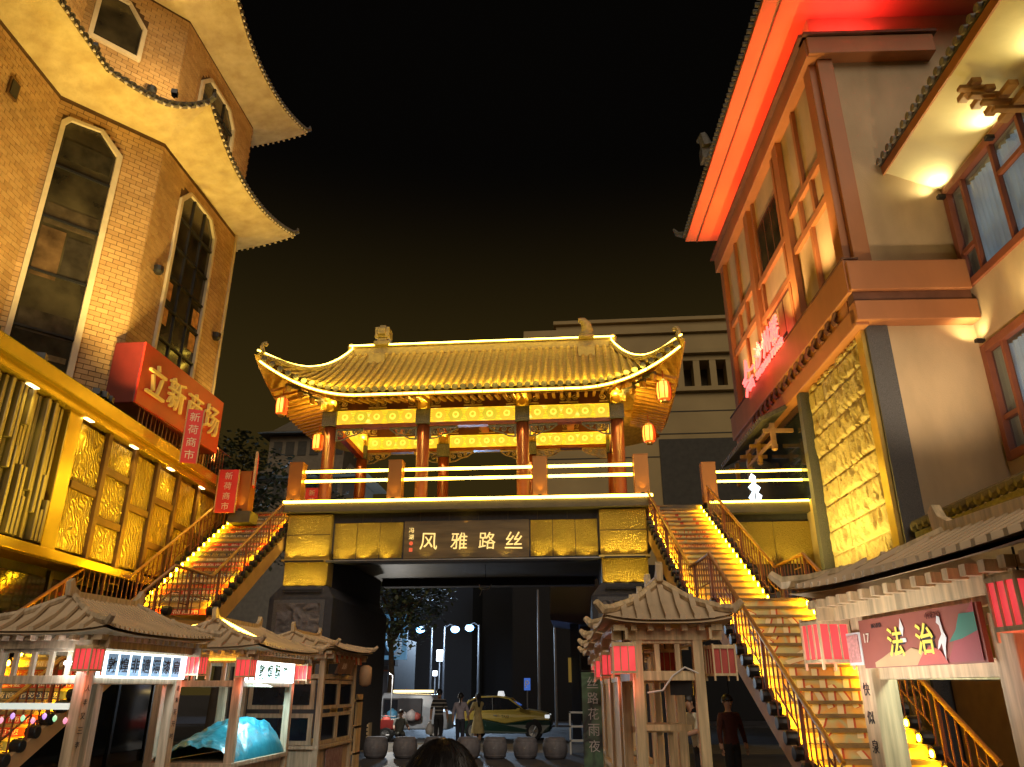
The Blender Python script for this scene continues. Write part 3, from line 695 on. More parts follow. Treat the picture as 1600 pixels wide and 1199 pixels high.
vsign("vertical_sign", "red vertical sign hung in front of the big red shop sign", "新荷商市", (-10.35, 19.0, 8.22), (.9, .45, 0), .42, 1.5)
vsign("vertical_sign", "red sign on the terrace corner beyond the copper lamp post", "新荷", (-10.25, 23.0, 8.3), (.35, -.9, 0), .8, 1.1)
vsign("vertical_sign", "small red sign in the dark just left of the bridge's first copper post", "新荷商市", (-9.75, 27.0, 8.1), (1, .1, 0), .5, 1.3)
lp = thing("copper_lamp_post", "copper clad square post with uplight at the head of the left stairs", "post", (-10.42, 22.9, 7.0)); rail_post(-10.42, 22.9, 6.95, lp)
MB().bb(-10.75, -10.05, 22.6, 23.2, 6.6, 6.95).build("post_plinth", M["stone"], lp)

# ------------------------------------------------------------------ tiled tower on the podium
TW = thing("tiled_tower", "ochre tiled tower with upswept pagoda eaves and tall chamfered windows", "building", (-14, 18, 8.06))
A0 = V((-13.19, 9.27, 0)); AB = V((-13.55, 15.27, 0)); BC = V((-11.75, 17.4, 0)); CD = V((-11.75, 22.4, 0)); D1 = V((-17.5, 22.7, 0)); D2 = V((-17.5, 9.0, 0))
plan = [A0, AB, BC, CD, D1, D2]
M["wallmortar"] = mat("tile_mortar", (.11, .06, .028), .8, var=.2)
M["plaster"] = mat("soffit_plaster", (.62, .50, .26), .85, col2=(.44, .32, .15), scale=2.2, bump=2.6, bscale=3.2, detail=10)
TT = [mat("wall_tile_%s" % n, c, .5, var=.12, scale=1.5) for n, c in (("ochre", (.50, .31, .14)), ("clay", (.45, .27, .12)), ("sand", (.53, .335, .16)))]
M["frame_white"] = mat("window_border", (.62, .52, .38), .6, var=.12, bump=.1)
M["towerglass"] = mat("tower_glass", (.07, .058, .036), .12, var=.8, scale=1.1, spec=.6, col2=(.012, .01, .008))
M["goldsign"] = M["boxletter"]
for z0, z1 in ((8.06, 16.74), (17.0, 21.5)):
    MB().prism([p + UZ * z0 for p in plan], UZ * (z1 - z0)).build("tower_wall", M["wallmortar"], TW)
def inpoly(x, y, poly):
    c = False; n = len(poly)
    for i in range(n):
        x1, y1 = poly[i]; x2, y2 = poly[(i + 1) % n]
        if (y1 > y) != (y2 > y) and x < (x2 - x1) * (y - y1) / (y2 - y1) + x1: c = not c
    return c
wins = {"A": [], "B": [[(.14, 8.3), (.14, 15.95), (.28, 16.15), (1.15, 16.22), (1.76, 15.65), (1.76, 8.3)], [(.2, 19.0), (.2, 20.9), (1.05, 20.9), (1.65, 20.2), (1.65, 19.0)]],
        "C": [[(1.2, 9.0), (1.2, 15.7), (1.65, 16.2), (3.1, 16.2), (3.55, 15.7), (3.55, 9.0)], [(1.15, 18.3), (1.15, 20.2), (1.6, 20.7), (3.1, 20.7), (3.6, 20.2), (3.6, 18.3)]]}
tile1 = MB(); tile1.bb(.009, .291, 0, .016, .009, .126)
tml = [tile1.mesh("wall_tile", m) for m in TT]; rest = MB(); cand = []
for fn, P0, P1 in (("A", A0, AB), ("B", AB, BC), ("C", BC, CD)):
    d = (P1 - P0); L = d.length; d.normalize(); nrm = V((d.y, -d.x, 0))
    for z0, z1 in ((8.1, 16.7), (17.1, 21.45)):
        for row in range(int((z1 - z0) / .135)):
            z = z0 + row * .135; off = -.15 if row % 2 else 0; k = 0
            while off + k * .3 < L - .02:
                u0 = max(0, off + k * .3); u1 = min(L, off + k * .3 + .3); k += 1
                if u1 - u0 < .06: continue
                if fn == "A" and u1 < 2.2: continue
                hit = [w_ for w_ in wins[fn] if any(inpoly(u, z + q, w_) for u in (u0, (u0 + u1) / 2, u1) for q in (.0, .13))]
                if hit:
                    ul = min(p[0] for p in hit[0]); ur = max(p[0] for p in hit[0])
                    if u0 < ul - .03: u1 = ul
                    elif u1 > ur + .03: u0 = ur
                    else: continue
                M4 = Matrix.Translation(P0 + d * u0 + UZ * z) @ Matrix((d, -nrm, UZ)).transposed().to_4x4() @ Matrix.Diagonal(((u1 - u0) / .3, -1, 1, 1))
                cand.append((z, (P0 + d * u0 + UZ * z - V((0, 0, 1.85))).length, M4, rr.randrange(3)))
cand.sort(key=lambda c: c[1])
for i, (z, dist, M4, mi) in enumerate(cand):
    if i < 300: inst("wall_tile", tml[mi], TW, M4)
    else: rest.add([M4 @ V(p) for p in tile1.v], tile1.f, mi)
tag(rest.build("wall_tiles", TT, TW), kind="stuff")
def window(P0, P1, poly, nv, nh, bw=.13):
    d = (P1 - P0).normalized(); nrm = V((d.y, -d.x, 0)); Q = lambda u, z, o: P0 + d * u + UZ * z + nrm * o
    cx = sum(p[0] for p in poly) / len(poly); cz = sum(p[1] for p in poly) / len(poly); n = len(poly)
    inner = [(cx + (u - cx) * (1 - 2 * bw / (max(p[0] for p in poly) - min(p[0] for p in poly))), cz + (z - cz) * (1 - 2 * bw / (max(p[1] for p in poly) - min(p[1] for p in poly)))) for u, z in poly]
    win = MB()
    for i in range(n):
        j = (i + 1) % n; win.prism([Q(*poly[i], -.02), Q(*poly[j], -.02), Q(*inner[j], -.02), Q(*inner[i], -.02)], nrm * .12)
    wo = win.build("window_border", M["frame_white"], TW)
    us = [p[0] for p in inner]; zs_ = [p[1] for p in inner]; u0, u1, z0, z1 = min(us), max(us), min(zs_), max(zs_)
    MB().prism([Q(u, z, .002) for u, z in inner], nrm * .012).build("window_glass", M["towerglass"], wo)
    for i in range(1, nv): 
        u = u0 + (u1 - u0) * i / nv; zt = max(z for z in [z0 + (z1 - z0) * k / 60 for k in range(61)] if inpoly(u, min(z, z1 - .01), inner) or z < z1 * .9)
        MB().obox(Q(u - .025, z0, .012), d * .05, nrm * .05, UZ * (zt - z0)).build("mullion", M["black"], wo)
    for i in range(1, nh):
        z = z0 + (z1 - z0) * i / nh; MB().obox(Q(u0, z - .03, .012), d * (u1 - u0), nrm * .055, UZ * .06).build("transom", M["black"], wo)
    return wo
window(AB, BC, wins["B"][0], 1, 5, .13); window(AB, BC, wins["B"][1], 1, 1, .12)
window(BC, CD, wins["C"][0], 3, 7, .12); window(BC, CD, wins["C"][1], 3, 3, .12)
# orange stickers behind C glass
st_ = mat("orange_sticker", (.45, .22, .07), .7, var=.5, scale=6)
for v_, z in ((1.5, 12.4), (1.5, 11.6), (3.2, 12.3), (3.2, 11.5)):
    MB().bb(-11.735, -11.72, 17.4 + v_ - .2, 17.4 + v_ + .17, z, z + .55).build("window_sticker", st_, TW)
MB().bb(-11.79, -11.70, 22.28, 22.42, 8.06, 16.74).build("corner_trim", M["frame_white"], TW)
def offs(pl, k):
    out = []
    for i in range(len(pl) - 1): 
        d = (pl[i + 1] - pl[i]).normalized(); out.append((pl[i] + V((d.y, -d.x, 0)) * k, d))
    pts = [out[0][0]]
    for (a, da), (b_, db) in zip(out[:-1], out[1:]):
        den = da.x * db.y - da.y * db.x; t = ((b_.x - a.x) * db.y - (b_.y - a.y) * db.x) / den; pts.append(a + da * t)
    pts.append(pl[-1] + V((out[-1][1].y, -out[-1][1].x, 0)) * k); return pts
wallp = [A0, AB, BC, CD, D1]
for zi, zw in enumerate((16.74, 21.5)):
    eo = offs(wallp, 1.5); up = (0, .0, .62, .62, .0)
    disc = MB(); soff = MB(); top = MB(); edge = MB(); disc2 = MB()
    for i in range(4):
        a, b_ = wallp[i], wallp[i + 1]; oa, ob = eo[i], eo[i + 1]; n = 24; Pi = []; Po = []; Pt = []
        nd = (b_ - a).normalized(); nd = V((nd.y, -nd.x, 0))
        for k in range(n + 1):
            t = k / n; za = up[i] * max(0, 1 - 2 * t) ** 2.2; zb = up[i + 1] * max(0, 2 * t - 1) ** 2.2
            sag = -.22 * math.sin(PI * t) * (1 if up[i] or up[i + 1] else 0)
            Pi.append(a.lerp(b_, t) + UZ * zw); Po.append(oa.lerp(ob, t) + nd * sag + UZ * (zw + .22 + za + zb))
            Pt.append(a.lerp(b_, t) + UZ * (zw + 1.15))
        mid = [p.lerp(q, .55) - UZ * .06 for p, q in zip(Pi, Po)]
        soff.grid([Pi, mid, Po]); edge.grid([Po, [p + UZ * .1 for p in Po]]); top.grid([[p + UZ * .1 for p in Po], [p.lerp(q, .5) - UZ * .12 for p, q in zip(Po, Pt)], Pt])
        L = (ob - oa).length; m = int(L / .2)
        for k in range(m):
            f = (k + .5) / m * n; k0 = int(f); p = Po[k0].lerp(Po[min(n, k0 + 1)], f - k0); q = Pt[k0].lerp(Pt[min(n, k0 + 1)], f - k0)
            g0 = (q - p).normalized()
            disc.tube([p + nd * .06 + UZ * .1, p + nd * .05 + UZ * .1 + g0 * .06, p + UZ * .1 + g0 * .9], [.075, .085, .07], 7)
            disc2.tube([p + nd * .02 + UZ * .0, p + nd * .075 + UZ * .03], [.03, .05], 6)
    soff.build("eave_soffit", M["plaster"], TW, smooth=True); edge.build("eave_edge", M["plaster"], TW); top.build("eave_roof", M["tiledark"], TW)
    tag(disc.build("eave_tiles", M["tiledark"], TW), kind="stuff"); tag(disc2.build("eave_tile_ends", M["frame_white"], TW), kind="stuff")
    for i in (2, 3):
        p = eo[i] + UZ * (zw + .95); dd = (eo[i] - wallp[i]).normalized()
        MB().tube([p - dd * .9 - UZ * .25, p - dd * .2 - UZ * .08, p + dd * .12 + UZ * .12, p + dd * .1 + UZ * .26], [.1, .1, .08, .04], 6).build("eave_finial", M["tiledark"], TW)
# small vent, wall lamps and cable
dA = (AB - A0).normalized(); nA = V((dA.y, -dA.x, 0))
MB().obox(A0 + dA * 4.2 + UZ * 15.2 + nA * .02, dA * .35, nA * .05, UZ * .5).build("wall_vent", M["bronze"], TW)
MB().obox(A0 + dA * 4.25 + UZ * 15.25 + nA * .06, dA * .25, nA * .03, UZ * .4).build("vent_grille", M["black"], TW)
dB = (BC - AB).normalized(); nB = V((dB.y, -dB.x, 0))
for p in (V((-11.65, 18.1, 12.9)), V((-11.65, 21.9, 12.6)), AB + dB * 2.1 + nB * .12 + UZ * 18.2):
    m = MB(); m.lathe(p, [(.1, -.12), (.14, -.05), (.14, .1), (.06, .14)], 10); m.bb(p.x - .1, p.x, p.y - .03, p.y + .03, p.z - .02, p.z + .02); m.build("wall_lamp", M["black"], TW, smooth=False)
MB().tube([eo[2] + V((-.6, -.5, -4.4)), eo[2] + V((-.62, -.55, -4.8)), eo[2] + V((-.68, -.5, -5.3))], .012, 4).build("loose_cable", M["black"], TW)
# floodlights on the podium roof washing the tower
for k, (p, aim, e_) in enumerate(((V((-11.3, 22.15, 8.1)), (-11.75, 20.6, 15.5), 560), (V((-10.95, 16.1, 8.1)), (-11.6, 19.0, 15.8), 300), (V((-10.9, 13.6, 8.1)), (-13.0, 15.6, 15.6), 700), (V((-10.9, 12.2, 8.1)), (-13.4, 14.0, 13.6), 950), (V((-10.95, 15.6, 8.1)), (-10.9, 18.4, 17.0), 700), (V((-10.9, 15.8, 8.1)), (-11.2, 16.5, 17.2), 900))):
    pos = p
    fl = thing("floodlight", ("small floodlight at the right end of the red sign", "small floodlight beside the left end of the red sign", "floodlight on the cornice under the tall dark window", "floodlight on the cornice at the picture's left edge", "second floodlight beside the left end of the red sign", "floodlight on the cornice at the chamfered tower corner")[k], "floodlight", pos, group="floodlights along the podium roof")
    MB().box(pos + UZ * .1, (.16, .2, .14), R(20)).build("lamp_housing", M["black"], fl); MB().box(pos + UZ * .0, (.05, .05, .1)).build("lamp_foot", M["black"], fl)
    lamp('SPOT', fl, pos + UZ * .2 + V((.1, 0, 0)), e_, (1, .70, .20), aim, .06, spot=84, blend=.9)
for p, aim, e_, lb in ((V((-10.9, 20.0, 17.55)), (-11.75, 20.2, 21.0), 170, "floodlight on the lower eave roof below the far upper window"), (V((-11.1, 16.4, 17.6)), (-12.4, 16.8, 21.0), 170, "floodlight on the lower eave roof at the upper chamfered corner"), (V((-12.2, 14.4, 17.4)), (-12.9, 16.0, 20.6), 150, "floodlight on the lower eave roof under the topmost window")):
    fl = thing("floodlight", lb, "floodlight", p, group="floodlights on the tower eave"); MB().box(p + UZ * .06, (.16, .2, .14), R(20)).build("lamp_housing", M["black"], fl); MB().box(p - UZ * .05, (.05, .05, .12)).build("lamp_foot", M["black"], fl)
    lamp('SPOT', fl, p + UZ * .16, e_, (1, .70, .26), aim, .06, spot=140, blend=.9)
# panels laid over the tall window; reflections and inside patches put into their tones
Qb = lambda u, z, o: AB + dB * u + UZ * z + nB * o
for u0, u1, z0, z1, c in ((.32, 1.55, 14.9, 15.5, (.035, .03, .02)), (.32, 1.55, 12.9, 13.5, (.06, .045, .03)), (.32, .9, 11.4, 12.8, (.09, .055, .03)), (.95, 1.55, 11.5, 12.7, (.03, .025, .02)), (.32, 1.55, 9.9, 10.5, (.05, .04, .03)), (.32, 1.55, 9.3, 9.45, (.2, .15, .08))):
    MB().obox(Qb(u0, z0, .015), dB * (u1 - u0), nB * .012, UZ * (z1 - z0)).build("window_tone_panel", mat("window_tone_%d" % int(z0 * 10 + u0 * 100), c, .25, var=.5, scale=2.5), TW)
# big red box sign
SG = thing("red_box_sign", "big red box sign with gilt characters on the tiled tower", "sign", (-11.3, 19.3, 8.5))
b = MB(); b.bb(-11.73, -10.95, 17.02, 21.6, 8.48, 10.14); b.build("sign_box", M["signside"], SG, bevel=.02)  # box sides darkened in colour to carry their shade
MB().bb(-10.948, -10.90, 17.03, 21.59, 8.50, 10.13).build("sign_face", M["signred"], SG)
for ch, y in zip("立新商场", (17.75, 18.8, 19.85, 20.9)): text("sign_letter", ch, M["boxletter"], SG, (-10.86, y, 9.32), (0, 1, 0), (0, 0, 1), h=.86, extrude=.04)
# ------------------------------------------------------------------ right-hand building
RB = thing("timber_framed_building", "beige building with red-brown timber frame and red-lit eaves on the right", "building", (9, 22, 0), R(3))
tF = V((-math.sin(R(3)), math.cos(R(3)), 0)); nF = V((-math.cos(R(3)), -math.sin(R(3)), 0)); f0 = V((7.3, 18.1, 0))
Fp = lambda s, o, z: f0 + tF * s + nF * o + UZ * z
eS = -nF; nS = -tF
Sp = lambda x, o, z: f0 + eS * x + nS * o + UZ * z
def fb(s0, s1, o0, o1, z0, z1): return MB().obox(Fp(s0, o0, z0), tF * (s1 - s0), nF * (o1 - o0), UZ * (z1 - z0))
def sb(x0, x1, o0, o1, z0, z1): return MB().obox(Sp(x0, o0, z0), eS * (x1 - x0), nS * (o1 - o0), UZ * (z1 - z0))
M["stucco"] = mat("beige_stucco", (.56, .42, .26), .85, var=.2, scale=.9, bump=.25, bscale=70, detail=12, stretch=(1, 1, .45))
M["timber"] = mat("brown_timber_board", (.44, .18, .075), .55, var=.12, scale=1.2, bump=.08, bscale=8, stretch=(1, 1, .3))
M["timberd"] = mat("dark_timber", (.15, .06, .035), .6, var=.2)
M["eaveboard"] = mat("eave_board", (.52, .24, .13), .7, var=.08, scale=.6)
W_ = 12.0
b = MB(); b.prism([Fp(0, 0, 0), Fp(W_, 0, 0), Fp(W_, -9, 0), Fp(0, -9, 0)], UZ * 20.55); b.build("wall", M["stucco"], RB)
# frame boards of the street face
for s in (.0, 3.45, 7.4, 11.4): fb(s, s + .48, .002, .2, 12.07, 18.78).build("pilaster", M["timber"], RB, bevel=.015)
fb(-.32, W_ + .1, .002, .34, 18.8, 19.45).build("top_beam", M["timber"], RB, bevel=.02)
fb(-.38, W_ + .2, .002, .5, 19.46, 19.56).build("ledge", M["timberd"], RB)
fb(-.34, W_ + .1, .002, .4, 11.1, 12.05).build("mid_beam", M["timber"], RB, bevel=.02)
fb(-.36, W_ + .1, .002, .42, 12.051, 12.1).build("beam_cap", M["timberd"], RB)
fb(-.3, W_ + .1, .002, .32, 10.22, 10.72).build("lower_beam", M["timber"], RB, bevel=.02)
for k in range(16):                                           # chevron brackets between the two beams
    s = .7 + k * .55
    b = MB(); b.prism([Fp(s, .32, 10.74), Fp(s + .2, .32, 10.74), Fp(s + .36, .32, 10.91), Fp(s + .2, .32, 11.08), Fp(s, .32, 11.08), Fp(s + .16, .32, 10.91)], nF * .06); b.build("chevron_bracket", M["timberd"], RB)
fb(.1, W_, .003, .28, 10.73, 11.09).build("bracket_board", M["timber"], RB)
V_ = lambda s, z0, z1: fb(s - .09, s + .09, .002, .12, z0, z1).build("stud", M["timber"], RB, bevel=.01)
H_ = lambda s0, s1, z: fb(s0, s1, .002, .13, z - .12, z + .12).build("rail_board", M["timber"], RB, bevel=.01)
for s0, s1 in ((.48, 3.45), (3.93, 7.4), (7.88, 11.4)):
    m_ = (s0 + s1) / 2
    if s0 < 1 or s0 > 7:
        H_(s0, s1, 15.9); H_(s0, s1, 14.6); V_(m_ + .1, 16.02, 18.78); V_(m_ - .5, 14.72, 15.78); V_(m_ + .6, 14.72, 15.78); V_(m_, 12.1, 14.48)
    else:
        H_(s0, s1, 15.5); H_(s0, s1, 14.1)
        for z0, z1 in ((15.65, 17.6), (12.2, 13.95)):
            wf = fb(s0 + .5, s1 - .5, .002, .06, z0, z1).build("window", M["timberd"], RB)
            for j in range(3):
                w0 = s0 + .62 + j * (s1 - s0 - 1.2) / 3; fb(w0, w0 + (s1 - s0 - 1.2) / 3 - .1, .061, .07, z0 + .12, z1 - .12).build("pane", M["towerglass"] if z0 > 15 else mat("painted_lit_pane", (.5, .4, .2), .4), wf)  # lower panes painted tan to look lit
        V_(s0 + .4, 12.1, 18.78); V_(s1 - .4, 12.1, 18.78)
# south face: corner column, beams, top wall
sb(-.02, .42, .002, .2, 12.07, 18.78).build("pilaster", M["timber"], RB, bevel=.015)
sb(-.3, 3.3, .002, .42, 18.82, 19.44).build("top_beam", M["timber"], RB, bevel=.02)
sb(-.4, 3.4, .002, .5, 19.46, 19.55).build("ledge", M["timberd"], RB)
sb(-.36, 2.62, .002, .46, 11.12, 11.95).build("mid_beam", M["timber"], RB, bevel=.03)
sb(-.30, 2.60, .002, .36, 10.86, 11.11).build("bracket_board", M["timberd"], RB)
sb(-.32, 2.68, .002, .42, 10.30, 10.85).build("lower_beam", M["timber"], RB, bevel=.03)
sb(-.02, .52, .002, .1, 0, 10.29).build("granite_pier", M["granite"], RB)
# carved stone cladding on the street side, block by block
M["carvestone"] = mat("carved_yellow_stone", (.52, .42, .23), .8, col2=(.36, .27, .14), scale=3, bump=.7, bscale=14)
def rock(P, a, b_, n, na, nb, amp, seed):
    m = MB(); rows = []
    for j in range(nb + 1):
        row = []
        for i in range(na + 1):
            u, v = i / na, j / nb; p = P + a * u + b_ * v
            ed = min(u, 1 - u, v, 1 - v) * 8; ed = min(1, ed)
            h = noise.fractal(V((p.y * 5 + seed, p.z * 1.6, p.x)), .9, 2.1, 5) * amp * .8 - max(0, noise.noise(V((p.y * 9 + seed, p.z * 2.0, 4))) - .1) * amp * 3.2
            row.append(p + n * (.03 + ed * (amp + h)))
        rows.append(row)
    m.grid(rows); return m
z = 0.4; k = 0
while z < 10.2:
    hh = (.72, .60, .80, .66)[k % 4]; hh = min(hh, 10.21 - z); sp = (2.1, 2.8, 1.7, 2.5)[k % 4]
    for s0, s1 in ((.35, .35 + sp), (.35 + sp, 4.3)):
        rock(Fp(s0 + .015, .0, z + .015), tF * (s1 - s0 - .03), UZ * (hh - .03), nF, 44, 18, .075, k * 7 + s0).build("stone_block", M["carvestone"], RB)
    z += hh; k += 1
fb(.0, .34, .002, .12, 0, 10.21).build("stone_edge_strip", M["gold"], RB)
fb(4.32, 4.6, .002, .3, 0, 10.2).build("porch_jamb", M["granite"], RB)
fb(4.62, 11.8, .004, .02, 7.2, 10.2).build("porch_glazing", M["shopglass"], RB)
# little tiled awning with hanging timber brackets over the upper entrance
M["awnwood"] = mat("awning_wood", (.36, .20, .09), .6, var=.2, scale=4)
aw = MB(); aw.prism([Fp(5.6, .3, 10.15), Fp(11.3, .3, 10.15), Fp(11.3, 1.15, 9.75), Fp(5.6, 1.15, 9.75)], UZ * .1); awn = aw.build("awning", M["tiledark"], RB)
atm = MB(); atm.tube([(0, 0, 0), (0, .9, .42)], .06, 6); atm = atm.mesh("awning_tile", M["tiledark"])
for k in range(26):
    s = 5.65 + k * .22; p = Fp(s, 1.18, 9.84); inst("awning_tile", atm, awn, Matrix.Translation(p) @ Matrix.Rotation(R(-87), 4, 'Z'))
for s in (5.9, 7.6, 8.9, 10.6):
    b = MB(); b.box(Fp(s, .75, 9.35), (.14, .14, .8), R(3)); b.lathe(Fp(s, .75, 8.85), [(.05, 0), (.1, .05), (.06, .12)], 8); b.build("hanging_post", M["awnwood"], awn)
    fb(s - .05, s + .05, .1, 1.05, 9.45, 9.57).build("awning_arm", M["awnwood"], awn)
for z in (9.15, 9.62): fb(5.8, 8.9, .72, .8, z, z + .09).build("awning_tie", M["awnwood"], awn)
# pale lit bird shaped sign by the upper entrance
BS = thing("lit_bird_sign", "pale blue lit bird shaped sign seen behind the right light rails", "sign", Fp(7.2, .6, 7.2))
bird = emis("bird_sign_glow", (.65, .85, 1), 2.0)
c_ = V((5.85, 25.6, 7.95)); rx = V((1, 0, 0))
def bp(pts): return [c_ + rx * x + UZ * z for x, z in pts]
MB().prism(bp([(-.05, .62), (.08, .5), (.06, .25), (.2, .12), (.1, -.05), (.22, -.15), (.12, -.4), (-.02, -.62), (-.18, -.7), (-.1, -.35), (-.22, -.2), (-.08, 0), (-.2, .15), (-.05, .3), (-.14, .45)]), V((0, .05, 0))).build("bird_panel", bird, BS)
MB().tube([c_ - UZ * .75, c_ + V((0, .05, .7))], .03, 5).build("sign_stem", M["black"], BS)
# red neon sign
NS = thing("red_neon_sign", "red neon characters with mountain emblem above the upper entrance on the right", "sign", Fp(6.5, .5, 12.1))
M["neonred"] = emis("red_neon", (1, .085, .08), 2.6); M["neoncore"] = emis("red_neon_core", (1, .22, .18), 1.4)
NW = -tF
for ch, s in zip("沙州楼", (7.2, 6.2, 5.2)):
    text("neon_letter", ch, M["neonred"], NS, Fp(s, .50, 12.72), NW, UZ, h=.86, extrude=.03)
text("neon_caption", "SHAZHOU TOWER", M["neonred"], NS, Fp(6.1, .5, 12.08), NW, UZ, h=.26, extrude=.03)
def npth(pts, m, r): return MB().tube([Fp(8.6 + x, .5, 11.85 + z * .85) for x, z in pts], r, 6).build("neon_emblem", M[m], NS)
for pts in ([(.75, .75), (.35, .85), (.15, 1.55), (0, 1.0), (-.5, .85), (-.75, .9)], [(.6, .55), (.2, .65), (-.1, .5), (-.5, .55)], [(.5, 0), (.3, .35), (-.05, .4), (-.3, .15), (0, .1), (.1, .25), (-.45, .4), (-.55, .05)]):
    npth(pts, "neonred", .05)
fb(4.2, 9.3, .42, .46, 12.12, 12.2).build("neon_bracket", M["black"], NS)
lamp('POINT', NS, Fp(6.6, .9, 12.5), 70, (1, .06, .05), size=.4)
# roof: eave soffit lit red from the ledge
so = MB(); E0 = -2.2; E1 = W_ + .3
so.prism([Fp(E0, -10, 20.56), Fp(E0, 1.45, 20.56), Fp(E1, 1.45, 20.56), Fp(E1, -10, 20.56)], UZ * .12); so.build("eave_soffit", M["eaveboard"], RB)
fb(E0, E1, .95, .99, 20.50, 20.558).build("soffit_batten", M["timberd"], RB)
fb(E0, E1, 1.455, 1.48, 20.55, 20.72).build("eave_fascia", M["timber"], RB)
b = MB(); b.prism([Fp(E0, 1.46, 20.80), Fp(E0, -4, 23.2), Fp(E0, -4, 23.0), Fp(E0, 1.44, 20.69)], tF * (E1 - E0)); b.build("roof", M["tiledark"], RB)
et = MB(); et.lathe((0, 0, 0), [(.07, -.1), (.07, .1)], 8, axis='X'); et = et.mesh("eave_tile", M["tiledark"])
for k in range(58): inst("eave_tile", et, RB, frame(Fp(E0 + .1 + k * .25, 1.50, 20.80), nF, UZ))
b = MB(); b.tube([Fp(E1, 1.5, 20.9), Fp(E1 + .25, 1.75, 21.1), Fp(E1 + .3, 1.9, 21.4)], [.16, .12, .05], 7); b.build("eave_finial", M["tiledark"], RB)
b = MB(); b.box(Fp(7.2, 1.5, 21.3), (.4, .5, .6), R(3)); b.tube([Fp(7.0, 1.5, 21.5), Fp(7.0, 1.6, 22.0), Fp(7.4, 1.7, 22.1)], [.25, .2, .08], 7); b.build("roof_beast", M["tiledark"], RB)
RED = (1, .035, .006)
def wash(a, b_, aim_off, energy, color, par, width=.06, name="wash_light"):
    """long thin light fitting from a to b shining along aim_off"""
    a = V(a); b_ = V(b_); l = bpy.data.lights.new(name, 'AREA'); l.shape = 'RECTANGLE'; l.size = (b_ - a).length; l.size_y = width
    l.energy = energy; l.color = color
    x = (b_ - a).normalized(); z = -V(aim_off); z = (z - x * z.dot(x)).normalized(); y = z.cross(x)
    Mx = Matrix((x, y, z)).transposed().to_4x4(); Mx.translation = (a + b_) / 2
    return setp(bpy.data.objects.new(name, l), name, par, Mx)
wash(Fp(-.3, .40, 19.62), Fp(8.2, .40, 19.62), nF * .75 + UZ, 150, RED, RB)
wash(Fp(8.4, .40, 19.62), Fp(11.8, .40, 19.62), nF * .75 + UZ, 62, (1, .10, .012), RB)
wash(Sp(.2, .35, 19.62), Sp(1.8, .35, 19.62), UZ + nS * .4, 55, (1, .04, .04), RB)
for s in (1.2, 4.0, 6.8, 9.6): lamp('SPOT', RB, Fp(s, 1.3, 12.15), 430, (1, .58, .22), Fp(s, .0, 15.2), .06, spot=88, blend=.9)
for s in (1.0, 2.3, 3.6): lamp('SPOT', RB, Fp(s, 2.0, 4.4), 430, (1, .74, .16), Fp(s, 0, 7.8), .06, spot=120, blend=.9)
# wing with lit soffit
wn_ = -tF; w0_ = Sp(2.7, 0, 0)
Wp = lambda s, o, z: w0_ + wn_ * s + nF * o + UZ * z
def wb(s0, s1, o0, o1, z0, z1): return MB().obox(Wp(s0, o0, z0), wn_ * (s1 - s0), nF * (o1 - o0), UZ * (z1 - z0))
b = MB(); L_ = 11
for s0, s1, z0, z1 in ((-.0, L_, 0, 6.75), (-.0, .12, 6.75, 14.5), (.12, L_, 9.65, 11.2), (4.6, L_, 6.75, 14.5), (.12, 4.6, 14.2, 16)): b.obox(Wp(s0, 0, z0), wn_ * (s1 - s0), nF * -.4, UZ * (z1 - z0))
b.obox(Wp(0, -2.5, 0), wn_ * L_, nF * .1, UZ * 15); b.build("wing_wall", M["stucco"], RB)
b = MB(); b.prism([Wp(0, -.0, 14.33), Wp(L_, -.0, 14.33), Wp(L_, 1.4, 14.95), Wp(0, 1.4, 14.95)], UZ * .06); b.build("wing_soffit", M["eaveboard2"] if "eaveboard2" in M else mat("wing_soffit_paint", (.66, .58, .36), .8, var=.1, scale=.8, bump=.2, bscale=6), RB)
b = MB(); b.prism([Wp(0, 1.5, 15.12), Wp(L_, 1.5, 15.12), Wp(L_, -2.6, 17.2), Wp(0, -2.6, 17.2)], UZ * .1); b.build("wing_roof", M["tiledark"], RB)
wb(0, L_, 1.40, 1.45, 14.86, 15.12).build("wing_fascia", M["timber"], RB)
wt = MB(); wt.tube([(0, 0, 0), (.5, 0, .22)], .09, 8); wt.lathe((0, 0, 0), [(.105, -.03), (.105, .03)], 10, axis='X'); wt = wt.mesh("wing_tile", mat("pale_grey_tile", (.24, .22, .19), .7, var=.3, scale=10))
for k in range(36): inst("wing_tile", wt, RB, frame(Wp(.15 + k * .3, 1.56, 15.2), -nF, -wn_))
M["winframe"] = mat("red_brown_window_frame", (.27, .085, .045), .5, var=.1)
def clear_glass():
    m = bpy.data.materials.new("clear_glass"); m.use_nodes = True; n = m.node_tree.nodes; l = m.node_tree.links
    t = n.new("ShaderNodeBsdfTransparent"); t.inputs[0].default_value = (.82, .9, .95, 1); g_ = n.new("ShaderNodeBsdfGlossy"); g_.inputs["Roughness"].default_value = .04
    x = n.new("ShaderNodeMixShader"); x.inputs[0].default_value = .12; l.new(t.outputs[0], x.inputs[1]); l.new(g_.outputs[0], x.inputs[2]); l.new(x.outputs[0], n["Material Output"].inputs[0]); return m
M["glass"] = clear_glass()
M["curtain"] = emis("lit_curtain", (.45, .55, .62), .16, var=.25, scale=1.2, base=(.6, .62, .66))
